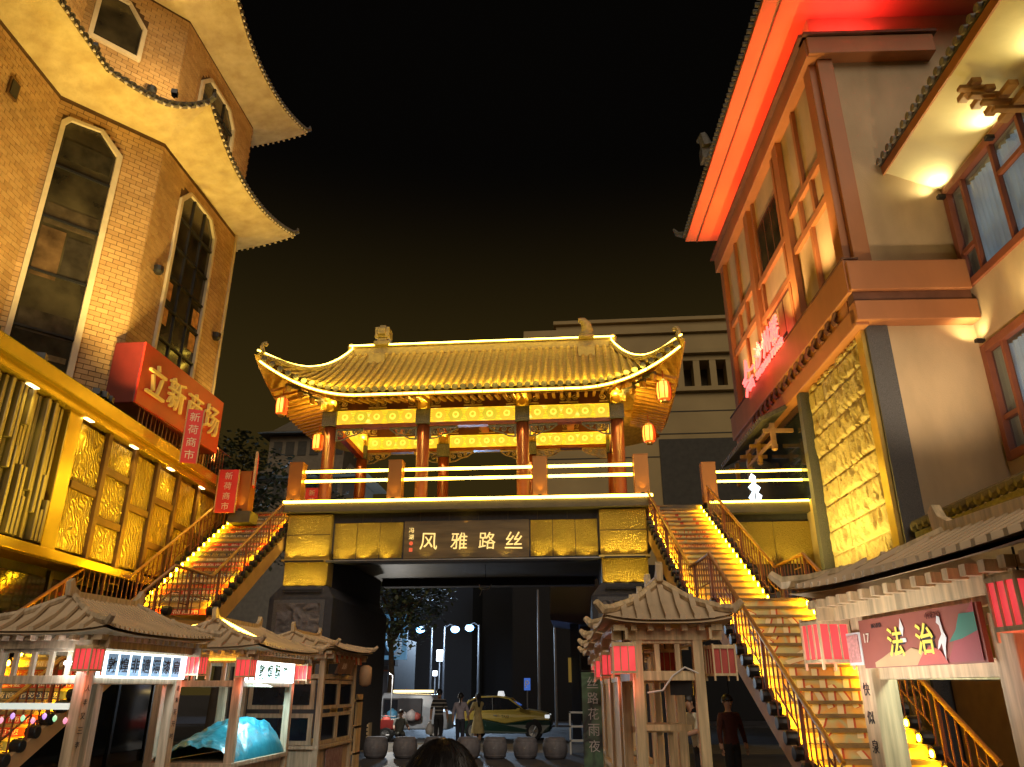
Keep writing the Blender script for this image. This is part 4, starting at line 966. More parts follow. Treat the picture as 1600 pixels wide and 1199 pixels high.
for z0, z1 in ((11.2, 14.2), (6.75, 9.65)):
    wf = MB()
    for a_ in ((.12, .3, z0, z1), (4.42, 4.6, z0, z1), (.3, 4.42, z0, z0 + .2), (.3, 4.42, z1 - .2, z1)): wf.obox(Wp(a_[0], -.12, a_[2]), wn_ * (a_[1] - a_[0]), nF * .2, UZ * (a_[3] - a_[2]))
    wf = wf.build("wing_window", M["winframe"], RB, bevel=.01)
    for s in (.85, 2.2, 3.3): wb(s, s + .1, -.1, .03, z0 + .2, z1 - .2).build("mullion", M["winframe"], wf)
    wb(.3, .85, -.1, .02, z0 + .95, z0 + 1.07).build("transom", M["winframe"], wf); wb(2.3, 3.3, -.1, .02, z0 + 1.9, z0 + 2.0).build("transom", M["winframe"], wf)
    for s0, s1 in ((.3, .85), (.95, 2.2), (2.3, 3.3), (3.4, 4.42)): wb(s0, s1, -.08, -.07, z0 + .2, z1 - .2).build("pane", M["glass"], wf)
    cu = MB(); rows = [[Wp(.3 + 4.1 * i / 160, -.42 + .05 * math.sin(i * .9 + .6 * math.sin(i * .21)) * (1 - .25 * zz), z0 + .1 + (z1 - z0 - .2) * zz) for i in range(161)] for zz in (0, .5, 1)]
    cu.grid(rows); cu.build("curtain", M["curtain"], wf, smooth=True)
# stepped bracket ornament and soffit spots
b = MB()
for k in range(4):
    for q in range(3 - k // 2): b.box(Wp(3.75 + (q - 1) * .34, .25 + .26 * k, 13.9 + .2 * k), (.22, .34, .15), R(3))
    b.box(Wp(3.75, .3 + .26 * k, 13.8 + .2 * k), (.16, .9 - .1 * k, .1), R(93))
b.build("bracket_set", M["awnwood"], RB, bevel=.02)
for s in (.25, 2.6, 5.0): lamp('SPOT', RB, Wp(s, .22, 14.05), 60, (1, .86, .42), Wp(s + .3, .75, 14.9), .04, spot=150, blend=.8); wb(s - .06, s + .06, .09, .28, 13.9, 14.0).build("soffit_spot", M["black"], RB)
for s in (.4, 2.6): lamp('SPOT', RB, Wp(s, .3, 9.75), 50, (1, .8, .36), Wp(s - .4, .0, 11.2), .04, spot=130, blend=.9); wb(s - .06, s + .06, .1, .3, 9.66, 9.74).build("wall_spot", M["black"], RB)
# low porch roof with ridge tiles in front of the wing
q0 = V((7.62, 17.9, 0)); Qp = lambda s, o, z: q0 + wn_ * s - nF * o + UZ * z
PR = thing("tiled_porch", "low ochre porch wall topped by a twisted ridge of grey tiles, right", "porch", Qp(3, .5, 0), R(3))
MB().obox(Qp(0, 0, 0), wn_ * 9, -nF * 2.4, UZ * 5.1).build("porch_wall", mat("ochre_wall", (.50, .30, .11), .8, var=.12, bump=.2), PR)
MB().prism([Qp(0, -.15, 5.1), Qp(0, 2.3, 5.9), Qp(0, 2.3, 5.75), Qp(0, -.15, 4.95)], wn_ * 9).build("porch_slope", M["tiledark"], PR)
rt = MB(); rt.tube([(-.16, 0, 0), (.0, 0, .05), (.16, 0, .0)], [.09, .11, .08], 7); rt = rt.mesh("ridge_tile", M["tiledark"])
for k in range(32): inst("ridge_tile", rt, PR, frame(Qp(.12 + k * .27, -.12, 5.24), (wn_ + UZ * .35).normalized(), (UZ - wn_ * .35)))
lamp('SPOT', RB, Qp(4.2, -.3, 5.6), 900, (1, .74, .46), Sp(1.2, 0, 11.5), .25, spot=75, blend=.8)
# ------------------------------------------------------------------ market kiosks
def wood(name, c, s=(9, 9, .7)): return mat(name, c, .6, var=.33, scale=3, bump=.15, bscale=18, stretch=s)
M["pine"] = wood("pine_wood", (.66, .50, .29)); M["pinegrey"] = wood("weathered_pine", (.53, .41, .27)); M["pinedark"] = wood("brown_pine", (.24, .135, .08))
M["sheet"] = mat("roof_sheet", (.60, .46, .30), .7, var=.18, scale=2, bump=.1)
M["lanternred"] = emis("lantern_paper", (1, .07, .08), .5, var=.25, scale=5, base=(.65, .07, .07))
M["lanterndim"] = mat("lantern_paper_unlit", (.50, .085, .07), .7, var=.15, scale=6)
M["lightbox"] = emis("white_lightbox", (.75, .92, 1), 2.6, base=(.8, .8, .8)); M["ink"] = mat("ink_black", (.02, .02, .025), .6)
M["bluepanel"] = emis("blue_sign_panel", (.16, .28, .42), .6, base=(.2, .3, .4))
M["led"] = emis("cool_led", (.8, .92, 1), 16)
_lanterns = []
def square_lantern(x, y, z, w, label, lit=True, rot=0, cord=.12):
    h = w * 1.22; t = thing("square_lantern", label, "lantern", (x, y, z - h / 2), rot, group="square red wood-framed lanterns on the kiosks")
    Mt = TR(x, y, z, rot); q = w / 2
    for k in range(4):
        Mk = Mt @ Matrix.Rotation(k * PI / 2, 4, 'Z')
        MB().bb(-q * .92, q * .92, -q + .004, -q + .012, -h / 2 + .02, h / 2 - .02).build("paper_panel", M["lanternred"] if lit else M["lanterndim"], t, M=Mk)
        MB().bb(-q - w * .035, -q + w * .035, -q - w * .035, -q + w * .035, -h / 2 - .04, h / 2 + .02).build("lantern_post", M["pine"], t, M=Mk)
        for i in range(1, 3): MB().bb(-q + w * i / 3 - w * .022, -q + w * i / 3 + w * .022, -q - .006, -q + .003, -h / 2, h / 2).build("lantern_bar", M["pine"], t, M=Mk)
        for zz in (-h / 2, h / 2 - .02): MB().bb(-q, q, -q - .008, -q + .004, zz, zz + .02).build("lantern_rail", M["pine"], t, M=Mk)
    MB().bb(-q, q, -q, q, h / 2, h / 2 + .012).build("lantern_top", M["pine"], t, M=Mt)
    MB().tube([(0, 0, h / 2), (0, 0, h / 2 + cord)], .006, 4).build("lantern_wire", M["black"], t, M=Mt)
    if lit: lamp('POINT', t, (x, y, z - h / 2 - .12), 1.2, (1, .25, .15), size=.05)
    return t
def kiosk(name, label, cx, cy, rot, hw, hl, ze, zr, hwp=None, hlp=None, pw=.1, nb_end=7, nb_side=18, m="pine", roofm="sheet", inset=None, lattice=True, counter=True, rails=True, overlap=0):
    t = thing(name, label, "kiosk", (cx, cy, 0), rot, group="wooden market kiosks"); Mt = TR(cx, cy, 0, rot)
    hwp = hwp or hw - .28; hlp = hlp or hl - .28; ins = inset if inset is not None else min(hw, hl) * .6
    B = lambda *a: MB().bb(*a)
    post_objs = {}
    for sx in (-1, 1):
        for sy in (-1, 1): post_objs[(sx, sy)] = B(sx * hwp - pw / 2, sx * hwp + pw / 2, sy * hlp - pw / 2, sy * hlp + pw / 2, 0, ze - .12).build("post", M[m], t, M=Mt, bevel=.006)
    for z0, z1, e in ((ze - .19, ze - .06, .02), (ze - .50, ze - .42, -.0)):
        for sx in (-1, 1): B(sx * hwp - .03, sx * hwp + .03, -hlp - e + pw / 2, hlp + e - pw / 2, z0, z1).build("long_beam", M[m], t, M=Mt, bevel=.005)
        for sy in (-1, 1): B(-hwp + pw / 2, hwp - pw / 2, sy * hlp - .03, sy * hlp + .03, z0, z1).build("cross_beam", M[m], t, M=Mt, bevel=.005)
    if lattice:
        for sy in (-1, 1):
            n = 5 if hwp > .35 else 3
            for i in range(1, n): x = -hwp + 2 * hwp * i / n; B(x - .022, x + .022, sy * hlp - .02, sy * hlp + .02, ze - .42, ze - .19).build("lattice_bar", M[m], t, M=Mt)
    if counter:
        B(-hwp - .06, hwp + .06, -hlp - .06, hlp + .06, .88, .94).build("counter_top", M[m], t, M=Mt, bevel=.005)
        for sx in (-1, 1): B(sx * (hwp - .02) - .012, sx * (hwp - .02) + .012, -hlp + pw / 2, hlp - pw / 2, .05, .88).build("skirt_panel", M[m], t, M=Mt)
        for sy in (-1, 1): B(-hwp + pw / 2, hwp - pw / 2, sy * (hlp - .02) - .012, sy * (hlp - .02) + .012, .05, .88).build("skirt_panel", M[m], t, M=Mt)
    # roof: four slopes from eave to a short ridge
    y0 = hl - ins; up = .05
    C = [V((-hw, -hl, ze + up)), V((hw, -hl, ze + up)), V((hw, hl, ze + up)), V((-hw, hl, ze + up))]; Ra = V((0, -y0, zr)); Rb = V((0, y0, zr))
    md = lambda a, b: a.lerp(b, .5) - UZ * up
    slopes = [(C[0], C[1], Ra, Ra), (C[1], C[2], Rb, Ra), (C[2], C[3], Rb, Rb), (C[3], C[0], Ra, Rb)]
    for i, (a, b_, c, d) in enumerate(slopes):
        s = MB(); n = 12; rows = []
        for j in range(7):
            v = j / 6; L_ = a.lerp(d, v); Rr = b_.lerp(c, v); row = []
            for k in range(n + 1):
                u = k / n; p = L_.lerp(Rr, u); p.z -= up * (1 - abs(2 * u - 1) ** 3) * (1 - v) + .05 * math.sin(PI * v); row.append(p)
            rows.append(row)
        s.grid(rows); s.grid([[p - UZ * .03 for p in r][::-1] for r in rows]); s.build("roof_slope", M[roofm], t, M=Mt, smooth=True)
        nb = nb_end if i % 2 == 0 else nb_side
        for k in range(nb):
            u = (k + .5) / nb; e_ = a.lerp(b_, u); e_.z -= up * (1 - abs(2 * u - 1) ** 3)
            # batten runs straight up the slope until it meets the hip or the ridge
            if i % 2 == 0:
                f = min(1, min(u, 1 - u) * 2); tgt = V((e_.x, (Ra if i == 0 else Rb).y, 0)); run = ins * f
                dirv = V((0, 1 if i == 0 else -1, 0)); rise = (zr - ze) * f
            else:
                dd = min(u, 1 - u) * 2 * hl; f = min(1, dd / max(ins, .01)); run = hw * f; dirv = V((-1 if i == 1 else 1, 0, 0)); rise = (zr - ze) * f
            if f < .12: continue
            hp = e_ + dirv * run + UZ * rise; midp = e_.lerp(hp, .5) - UZ * .045 * f
            w_ = .026 if i % 2 == 0 else .014
            side = V((0, 0, 1)).cross(dirv).normalized() * w_; bt = MB()
            for p, q in ((e_, midp), (midp, hp)): bt.obox(p - side, side * 2, q - p, UZ * (.045 if i % 2 == 0 else .03))
            bt.build("roof_batten", M[roofm] if roofm == "sheet" else M[roofm], t, M=Mt)
    for a, b_ in ((C[0], Ra), (C[1], Ra), (C[2], Rb), (C[3], Rb)):
        dv = (a - b_).normalized(); hz = V((dv.x, dv.y, 0)).normalized()
        pts = [b_ + UZ * .03, a.lerp(b_, .55) - UZ * .025, a.lerp(b_, .15) + UZ * .01, a + hz * .02 + UZ * .04, a + hz * .09 + UZ * .10]
        MB().tube(pts, [.035, .035, .04, .045, .03], 6).build("hip_board", M[m], t, M=Mt)
    MB().bb(-.035, .035, -y0 - .02, y0 + .02, zr - .02, zr + .07).build("ridge_board", M[m], t, M=Mt)
    for yy in (-y0, y0):
        f = MB(); s_ = 1 if yy > 0 else -1
        f.prism([(-.03, yy, zr), (-.03, yy + s_ * .10, zr + .02), (-.03, yy + s_ * .12, zr + .16), (-.03, yy + s_ * .07, zr + .20), (-.03, yy + s_ * .03, zr + .12), (-.03, yy - s_ * .06, zr + .07)], (.06, 0, 0)); f.build("ridge_finial", M[m], t, M=Mt)
    if rails:                                               # dentil ends under the eave
        for sx in (-1, 1):
            n = int(hl * 2 / .13)
            for k in range(n): y = -hl + .1 + (2 * hl - .2) * k / (n - 1); B(sx * (hw - .14) - .05, sx * (hw - .14) + .05, y - .022, y + .022, ze - .085, ze - .035).build("rafter_end", M[m], t, M=Mt)
            B(sx * (hw - .2) - .012, sx * (hw - .2) + .012, -hl + .08, hl - .08, ze - .16, ze - .06).build("eave_fascia", M[m], t, M=Mt)
        for sy in (-1, 1):
            n = int(hw * 2 / .16)
            for k in range(n): x = -hw + .12 + (2 * hw - .24) * k / (n - 1); B(x - .025, x + .025, sy * (hl - .14) - .05, sy * (hl - .14) + .05, ze - .085, ze - .035).build("rafter_end", M[m], t, M=Mt)
            B(-hw + .08, hw - .08, sy * (hl - .2) - .012, sy * (hl - .2) + .012, ze - .16, ze - .06).build("eave_fascia", M[m], t, M=Mt)
    return t, Mt, post_objs
def on(Mt, x, y, z): return Mt @ V((x, y, z))
# --- left kiosk with painted-fan sign
k1, T1, pp = kiosk("market_kiosk", "brown wooden kiosk with long white lit sign, nearest on the left", -5.5, 8.78, R(-5), .86, 1.06, 2.4, 2.78, hwp=.52, hlp=.80, pw=.12, m="pinegrey", nb_end=9, nb_side=26, counter=False)
MB().bb(.55, .60, -.68, .86, 1.96, 2.22).build("lightbox_sign", M["lightbox"], k1, M=T1)
sgn = bpy.data.objects["lightbox_sign"]
for i, ch in enumerate("敦煌非遗漂漆扇"):
    y = -.52 + i * .195; MB().bb(.601, .604, y - .08, y + .08, 1.98, 2.20).build("sign_panel", M["bluepanel"], sgn, M=T1)
    text("sign_letter", ch, M["ink"], sgn, on(T1, .607, y, 2.09), T1.to_3x3() @ V((0, 1, 0)), UZ, h=.145, extrude=.001, bold=.012)
for i, ch in enumerate("人丰又三李"): text("post_letter", ch, M["ink"], k1, on(T1, .583, -.80, 1.86 - i * .13), T1.to_3x3() @ V((0, 1, 0)), UZ, h=.06, extrude=.001)
for i, ch in enumerate("春来花开时"): text("post_letter", ch, M["ink"], k1, on(T1, .583, .80, 1.86 - i * .13), T1.to_3x3() @ V((0, 1, 0)), UZ, h=.06, extrude=.001)
MB().bb(-.5, .44, -.85, -.82, 1.66, 1.72).build("front_led_rail", emis("led_rail", (.8, .95, .85), .5), k1, M=T1)
for i in range(9):
    a = on(T1, -.5 + i * .12, -.88, 1.60 - .02 * (i % 3)); MB().lathe(a, [(.008, -.03), (.022, -.01), (.022, .012), (.006, .03)], 6).build("festoon_bulb", emis("festoon_%d" % (i % 3), ((.6, .3, 1), (.3, .8, .4), (1, .3, .5))[i % 3], .8), k1)
MB().tube([on(T1, .30, -.84, 2.1), on(T1, .46, -.84, 2.1)], .02, 6).build("led_tube", M["led"], k1)
lamp('POINT', k1, on(T1, .38, -.95, 2.05), 3, WHITE, size=.05)
lamp('AREA', k1, on(T1, .66, .1, 2.1), 12, WHITE, on(T1, 1.6, .1, 1.2), 1.4, .2)
square_lantern(*on(T1, .64, -.95, 2.13), .19, "red square lantern on the near corner of the leftmost kiosk", rot=R(-5))
square_lantern(*on(T1, .66, .98, 2.12), .19, "red square lantern between the two left kiosks' white signs", rot=R(-5))
# --- second kiosk with teal tarpaulin
k2, T2, pp = kiosk("market_kiosk", "wooden kiosk with gold lit eaves and teal covered counter, second on the left", -5.28, 11.95, 0, .92, 1.3, 2.38, 2.76, hwp=.55, hlp=1.0, pw=.11, m="pinegrey", nb_end=8, nb_side=26)
MB().bb(.57, .62, -.85, .95, 1.94, 2.24).build("lightbox_sign", M["lightbox"], k2, M=T2); sgn = bpy.data.objects["lightbox_sign.001"]
for i, ch in enumerate("敦煌酥饼"): text("sign_letter", ch, mat("green_ink", (.02, .20, .12), .6), sgn, on(T2, .625, -.40 + i * .31, 2.09), (0, 1, 0), UZ, h=.22, extrude=.001, bold=.02)
MB().tube([on(T2, .02, -.62, 2.79), on(T2, .9, -1.28, 2.47)], .022, 6).build("hip_light", M["neon"], k2)
MB().tube([on(T2, -.02, -.62, 2.79), on(T2, -.9, -1.28, 2.47)], .022, 6).build("hip_light", M["neon"], k2)
wash(on(T2, .7, -1.1, 2.22), on(T2, .7, 1.2, 2.22), UZ, 8, AMBER, k2); wash(on(T2, -.7, -1.1, 2.22), on(T2, .7, -1.1, 2.22), UZ, 6, AMBER, k2)
lamp('AREA', k2, on(T2, .55, .1, 1.90), 26, (.55, .9, 1), on(T2, .2, -.1, 0), 1.5, .12)
lamp('AREA', k2, on(T2, .68, .05, 2.1), 12, WHITE, on(T2, 1.8, .05, 1.2), 1.6, .2)
tp = thing("teal_tarpaulin", "teal tarpaulin draped over goods on the second left kiosk's counter", "tarpaulin", on(T2, 0, 0, .94)); rows = []
for j in range(49):
    v = j / 48; row = []
    for i in range(91):
        u = i / 90; y = -1.0 + 2.0 * u; a = PI * v; prof = .50 * (.42 + .58 * min(1, u * 1.9)) * min(1, (1 - u) * 9 + .3)
        x = -.50 + 1.08 * v; z = .945 + prof * math.sin(a) ** .45 + .05 * noise.noise(V((x * 5, y * 4, 3))) - .06 * abs(noise.noise(V((x * 6 + y * 3, y * 2, 1)))) - .03 * abs(noise.noise(V((x * 15, y * 13 + x * 5, 7))))
        row.append(on(T2, x, y, max(.946, z)))
    rows.append(row)
MB().grid(rows).build("tarpaulin_sheet", mat("teal_cloth", (.02, .22, .30), .32, var=.2, scale=4, bump=.3, bscale=12), tp, smooth=True)
square_lantern(*on(T2, .68, -1.12, 2.12), .20, "red square lantern left of the second kiosk's green lettered sign")
square_lantern(*on(T2, .70, 1.14, 2.10), .20, "red square lantern right of the second kiosk's green lettered sign")
square_lantern(*on(T2, -.30, -1.05, 2.1), .19, "red square lantern deep under the second left kiosk's roof")
# --- third, closed kiosk
k3, T3, pp = kiosk("market_kiosk", "closed wooden kiosk with glazed panels and a small dark sign, third on the left", -5.35, 15.3, 0, 1.0, 1.3, 2.52, 2.82, hwp=.7, hlp=1.0, pw=.1, m="pinegrey", nb_end=7, nb_side=22)
for z0, z1 in ((.95, 1.45), (1.52, 2.0)):
    for y0, y1 in ((-.95, -.02), (.02, .95)):
        f = MB()
        for a in ((y0, y0 + .06, z0, z1), (y1 - .06, y1, z0, z1), (y0 + .06, y1 - .06, z0, z0 + .06), (y0 + .06, y1 - .06, z1 - .06, z1)): f.bb(.69, .73, *a)
        f = f.build("glazed_panel", M["pinegrey"], k3, M=T3); MB().bb(.70, .71, y0 + .06, y1 - .06, z0 + .06, z1 - .06).build("pane", M["shopglass"], f, M=T3)
    f = MB(); f.bb(-.6, .6, -1.02, -.98, z0, z1); f = f.build("end_panel", M["pinegrey"], k3, M=T3); MB().bb(-.52, .52, -1.03, -1.021, z0 + .07, z1 - .07).build("pane", M["shopglass"], f, M=T3)
MB().bb(.72, .735, -.5, .5, .15, .85).build("poster", mat("kiosk_poster", (.4, .3, .28), .6, col2=(.24, .12, .14), scale=14), k3, M=T3)
b = MB(); b.obox(on(T3, .78, -.55, 2.12), V((.02, .9, 0)), V((.03, 0, 0)), V((.08, 0, .26))); b.build("tilted_sign", M["pinedark"], k3)
text("sign_letter", "浪漫丝路", M["cream"], k3, on(T3, .86, -.1, 2.25), (0, 1, 0), (.3, 0, 1), h=.11, extrude=.001)
for i in range(12): MB().prism([on(T3, .84, -.9 + i * .16, 2.46), on(T3, .84, -.79 + i * .16, 2.46), on(T3, .86, -.79 + i * .16, 2.30), on(T3, .86, -.9 + i * .16, 2.30)], V((.004, 0, 0))).build("bunting_flag", M["redline"] if i % 2 else M["cream"], k3)
tn = thing("paper_lantern", "small unlit tan paper lantern at the far end of the left kiosks", "lantern", on(T3, .95, 1.0, 2.0))
MB().lathe(on(T3, .95, 1.0, 2.1), [(.05, -.2), (.12, -.16), (.13, 0), (.12, .16), (.05, .2)], 12).build("lantern_body", mat("tan_paper", (.48, .30, .17), .7), tn, smooth=True)
MB().tube([on(T3, .95, 1.0, 2.3), on(T3, .95, 1.0, 2.5)], .006, 4).build("lantern_wire", M["black"], tn)
sh = thing("display_rack", "pale wooden display rack with photo cards at the end of the left kiosks", "rack", (-5.0, 17.2, 0))
for z in (.1, .6, 1.1, 1.6): MB().bb(-5.3, -4.72, 17.0, 17.4, z, z + .04).build("shelf", M["pine"], sh)
for x in (-5.3, -5.02, -4.76): MB().bb(x, x + .04, 17.0, 17.4, 0, 1.75).build("upright", M["pine"], sh)
# --- right row of kiosks
RL = ("pale pine kiosk with open lattice frame in front of the right stairs", "pale pine kiosk second in the row left of the right stairs", "pale pine kiosk third in the row left of the right stairs", "farthest pale pine kiosk of the row by the green banner")
LL = ("red square lantern at the left front corner of the open pine kiosk", "red square lantern just behind the open pine kiosk's left lantern", "third red lantern along the receding row of pine kiosks", "smallest, farthest red lantern along the row of pine kiosks")
for k, (x, y) in enumerate(((.72, 7.95), (.66, 9.85), (.62, 11.85), (.60, 14.2))):
    kk, Tk, pp = kiosk("market_kiosk", RL[k], x, y, R(3), .57, .80, 2.42, 2.78, hwp=.27, hlp=.56, pw=.09, m="pine", nb_end=9, nb_side=14, counter=(k > 0), inset=.45)
    square_lantern(*on(Tk, -.40, -.64, 2.10), .20, LL[k], lit=True, rot=R(3))
    if k == 0:
        square_lantern(*on(Tk, .46, -.60, 2.08), .2, "red square lantern at the right corner of the open pine kiosk", lit=False, rot=R(12))
        square_lantern(*on(Tk, .10, .2, 2.1), .17, "red square lantern hanging inside the open pine kiosk", lit=False, rot=R(3))
        for yy in (-.2, .25): MB().bb(-.23, .23, yy - .025, yy + .025, 1.5, 1.55).build("cross_rail", M["pine"], kk, M=Tk)
        for xx in (-.12, .04, .15): MB().bb(xx - .025, xx + .025, .53, .58, .05, 2.0).build("back_slat", M["pine"], kk, M=Tk)
        for zz in (.35, 1.0, 1.45): MB().bb(-.23, .23, .49, .57, zz, zz + .05).build("back_rail", M["pine"], kk, M=Tk)
        MB().tube([on(Tk, -.2, -.60, 1.82), on(Tk, -.07, -.62, 1.84), on(Tk, .03, -.60, 1.96), on(Tk, .14, -.61, 2.03), on(Tk, .26, -.60, 1.98)], .008, 5).build("loose_wire", M["white"], kk)
        fl = MB(); fl.box(on(Tk, .12, -.5, 1.86), (.2, .05, .12), R(-15)); fl.build("flood_lamp", M["black"], kk)
        MB().bb(-.33, -.31, -.45, .4, 1.92, 2.2).build("side_board", mat("grey_board", (.42, .37, .4), .6), kk, M=Tk)
    else:
        for xx in (-.26,):
            for q in range(4): MB().bb(xx - .02, xx, -.56 + q * .29, -.56 + q * .29 + .27, .95, 1.95).build("shutter_plank", M["pine"], kk, M=Tk)
bn = thing("green_banner", "tall green and dark banner with white characters beside the pine kiosks", "banner", (.1, 13.2, 0))
MB().bb(-.04, .26, 13.2, 13.22, .25, 2.1).build("banner_cloth", ramp_mat("banner_print", [(.04, .07, .05), (.16, .30, .18), (.05, .05, .06), (.22, .36, .24)], 2.2), bn)
for i, ch in enumerate("丝路花雨夜"): text("banner_letter", ch, M["white"], bn, (.13, 13.19, 1.95 - i * .23), (1, 0, 0), UZ, h=.17, extrude=.001)
MB().bb(-.06, .28, 13.15, 13.25, .1, .25).build("banner_base", M["white"], bn); MB().tube([(-.04, 13.21, 2.12), (.26, 13.21, 2.12)], .012, 5).build("banner_rod", M["black"], bn)
# --- nearest right kiosk
kr, Tr, pp = kiosk("market_kiosk", "pale wooden kiosk with brown festival signboard, nearest on the right", 2.37, 4.07, R(9.5), .84, 1.33, 2.40, 2.72, hwp=.52, hlp=.97, pw=.15, m="pine", nb_end=8, nb_side=26, counter=False, lattice=False)
for sx in (-1, 1): MB().bb(sx * .52 - .075, sx * .52 + .075, -.345, -.195, 0, 2.17).build("post", M["pine"], kr, M=Tr, bevel=.006)
Tr = Tr @ Matrix.Translation((0, .35, 0))
MB().bb(-.625, -.60, -.54, .54, 1.96, 2.22).build("signboard", mat("brown_signboard", (.30, .085, .06), .55, var=.15, scale=3), kr, M=Tr); sgn = bpy.data.objects["signboard"]
rv = Tr.to_3x3() @ V((0, -1, 0)); M["signyellow"] = emis("yellow_lettering", (1, .8, .1), .25, base=(.85, .66, .10))
for ch, y in (("法", .17), ("治", -.10)):
    text("sign_letter", ch, M["ink"], sgn, on(Tr, -.629, y - .008, 2.077), rv, UZ, h=.155, extrude=.001, bold=.02)
    text("sign_letter", ch, M["signyellow"], sgn, on(Tr, -.632, y, 2.085), rv, UZ, h=.15, extrude=.001, bold=.012)
text("sign_caption", "17", M["cream"], sgn, on(Tr, -.632, .46, 2.12), rv, UZ, h=.05, extrude=.001)
text("sign_caption", "核心价值", M["ink"], sgn, on(Tr, -.632, .34, 2.18), rv, UZ, h=.025, extrude=.001)
text("sign_caption", "中国法治", M["signside"], sgn, on(Tr, -.632, -.2, 2.19), rv, UZ, h=.03, extrude=.001)
# printed dunes, emblem, white deer
def sp_(pts, m, o=-.630): MB().prism([on(Tr, o, y * .66, z - .022) for y, z in pts], Tr.to_3x3() @ V((-.0015, 0, 0))).build("sign_print", m, sgn)
tan_ = mat("print_tan", (.55, .36, .18), .6); sp_([(.62, 1.985), (.62, 2.01), (.5, 2.03), (.35, 2.06), (.2, 2.04), (.05, 2.07), (-.1, 2.05), (-.2, 1.985)], tan_)
sp_([(.0, 1.985), (-.1, 2.04), (-.2, 2.07), (-.32, 2.05), (-.4, 1.985)], mat("print_red", (.5, .1, .08), .6), -.6315); sp_([(-.4, 1.99), (-.55, 2.12), (-.79, 2.25), (-.79, 1.99)], mat("print_maroon", (.36, .07, .08), .6), -.6305)
sp_([(-.45, 2.08), (-.55, 2.13), (-.62, 2.2), (-.79, 2.2), (-.79, 2.12), (-.6, 2.09)], mat("print_green", (.05, .22, .16), .6), -.6315)
sp_([(-.38, 2.0), (-.40, 2.06), (-.43, 2.10), (-.40, 2.14), (-.39, 2.20), (-.36, 2.205), (-.34, 2.175), (-.37, 2.16), (-.38, 2.12), (-.33, 2.09), (-.30, 2.05), (-.33, 2.06), (-.36, 2.08), (-.37, 2.03)], M["white"], -.633)
sp_([(.14, 2.13), (.11, 2.17), (.14, 2.22), (.17, 2.17)], M["white"]); sp_([(.1, 2.1), (.1, 2.12), (.18, 2.12), (.18, 2.1)], M["white"])
MB().bb(-.62, -.605, .56, .72, 1.98, 2.16).build("notice_frame", M["white"], kr, M=Tr); MB().bb(-.628, -.621, .575, .705, 1.995, 2.145).build("notice", mat("pink_notice", (.62, .30, .27), .6, var=.25, scale=60), kr, M=Tr)
for i, ch in enumerate("快似泉水鱼"): text("post_letter", ch, M["ink"], kr, on(Tr, -.598, .62, 1.85 - i * .15), rv, UZ, h=.07, extrude=.001)
square_lantern(*on(Tr, -.66, .90, 2.12), .20, "large red square lantern hanging from the right kiosk's left eave corner", rot=R(15))
square_lantern(*on(Tr, -.70, -.95, 2.17), .175, "red square lantern cut off by the picture's right edge", rot=R(9))
lamp('AREA', kr, on(Tr, -.2, .2, 2.2), 12, (.8, 1, .85), on(Tr, -.5, .3, 0), 1.2, .1)
lamp('AREA', kr, on(Tr, -1.0, .2, 1.85), 5, (1, .95, .9), on(Tr, -.6, .2, 2.15), 1.2, .08)
# ------------------------------------------------------------------ beyond the bridge
BG = thing("stone_hall", "large pale stone hall with a row of square columns, dim behind the pavilion", "building", (8, 62, 0))
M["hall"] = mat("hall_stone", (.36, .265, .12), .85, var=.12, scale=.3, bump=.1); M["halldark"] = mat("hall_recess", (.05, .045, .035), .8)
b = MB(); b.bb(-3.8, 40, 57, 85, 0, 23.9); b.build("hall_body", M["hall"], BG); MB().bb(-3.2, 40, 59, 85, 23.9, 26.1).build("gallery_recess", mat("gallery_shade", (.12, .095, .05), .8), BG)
MB().bb(-3.8, 40, 57, 85, 26.1, 29.0).build("hall_attic", M["hall"], BG); MB().bb(-4.0, 40, 56.7, 85.2, 28.5, 29.05).build("hall_cornice", M["hall"], BG)
MB().bb(-1.4, 40, 58.5, 85, 29.05, 30.3).build("upper_step", M["hall"], BG); MB().bb(-1.6, 40, 58.2, 85, 30.3, 30.6).build("upper_cornice", M["hall"], BG)
for z in (23.4, 26.6): MB().bb(-4.1, 40, 56.6, 57, z, z + .35).build("string_course", M["hall"], BG)
for k in range(34): x = -3.4 + k * 1.28; MB().bb(x, x + .5, 57.02, 58.4, 23.76, 26.1).build("hall_column", M["hall"], BG)
for z in (18.2, 20.0, 21.8): MB().bb(-3.8, 40, 56.96, 57, z, z + .07).build("stone_joint", M["halldark"], BG)
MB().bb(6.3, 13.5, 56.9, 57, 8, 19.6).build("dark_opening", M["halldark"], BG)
PG = thing("far_pagoda_roof", "dim grey double-roofed gatehouse far behind the left end of the pavilion", "building", (-23, 62, 0))
M["farroof"] = mat("far_roof", (.12, .10, .07), .8)
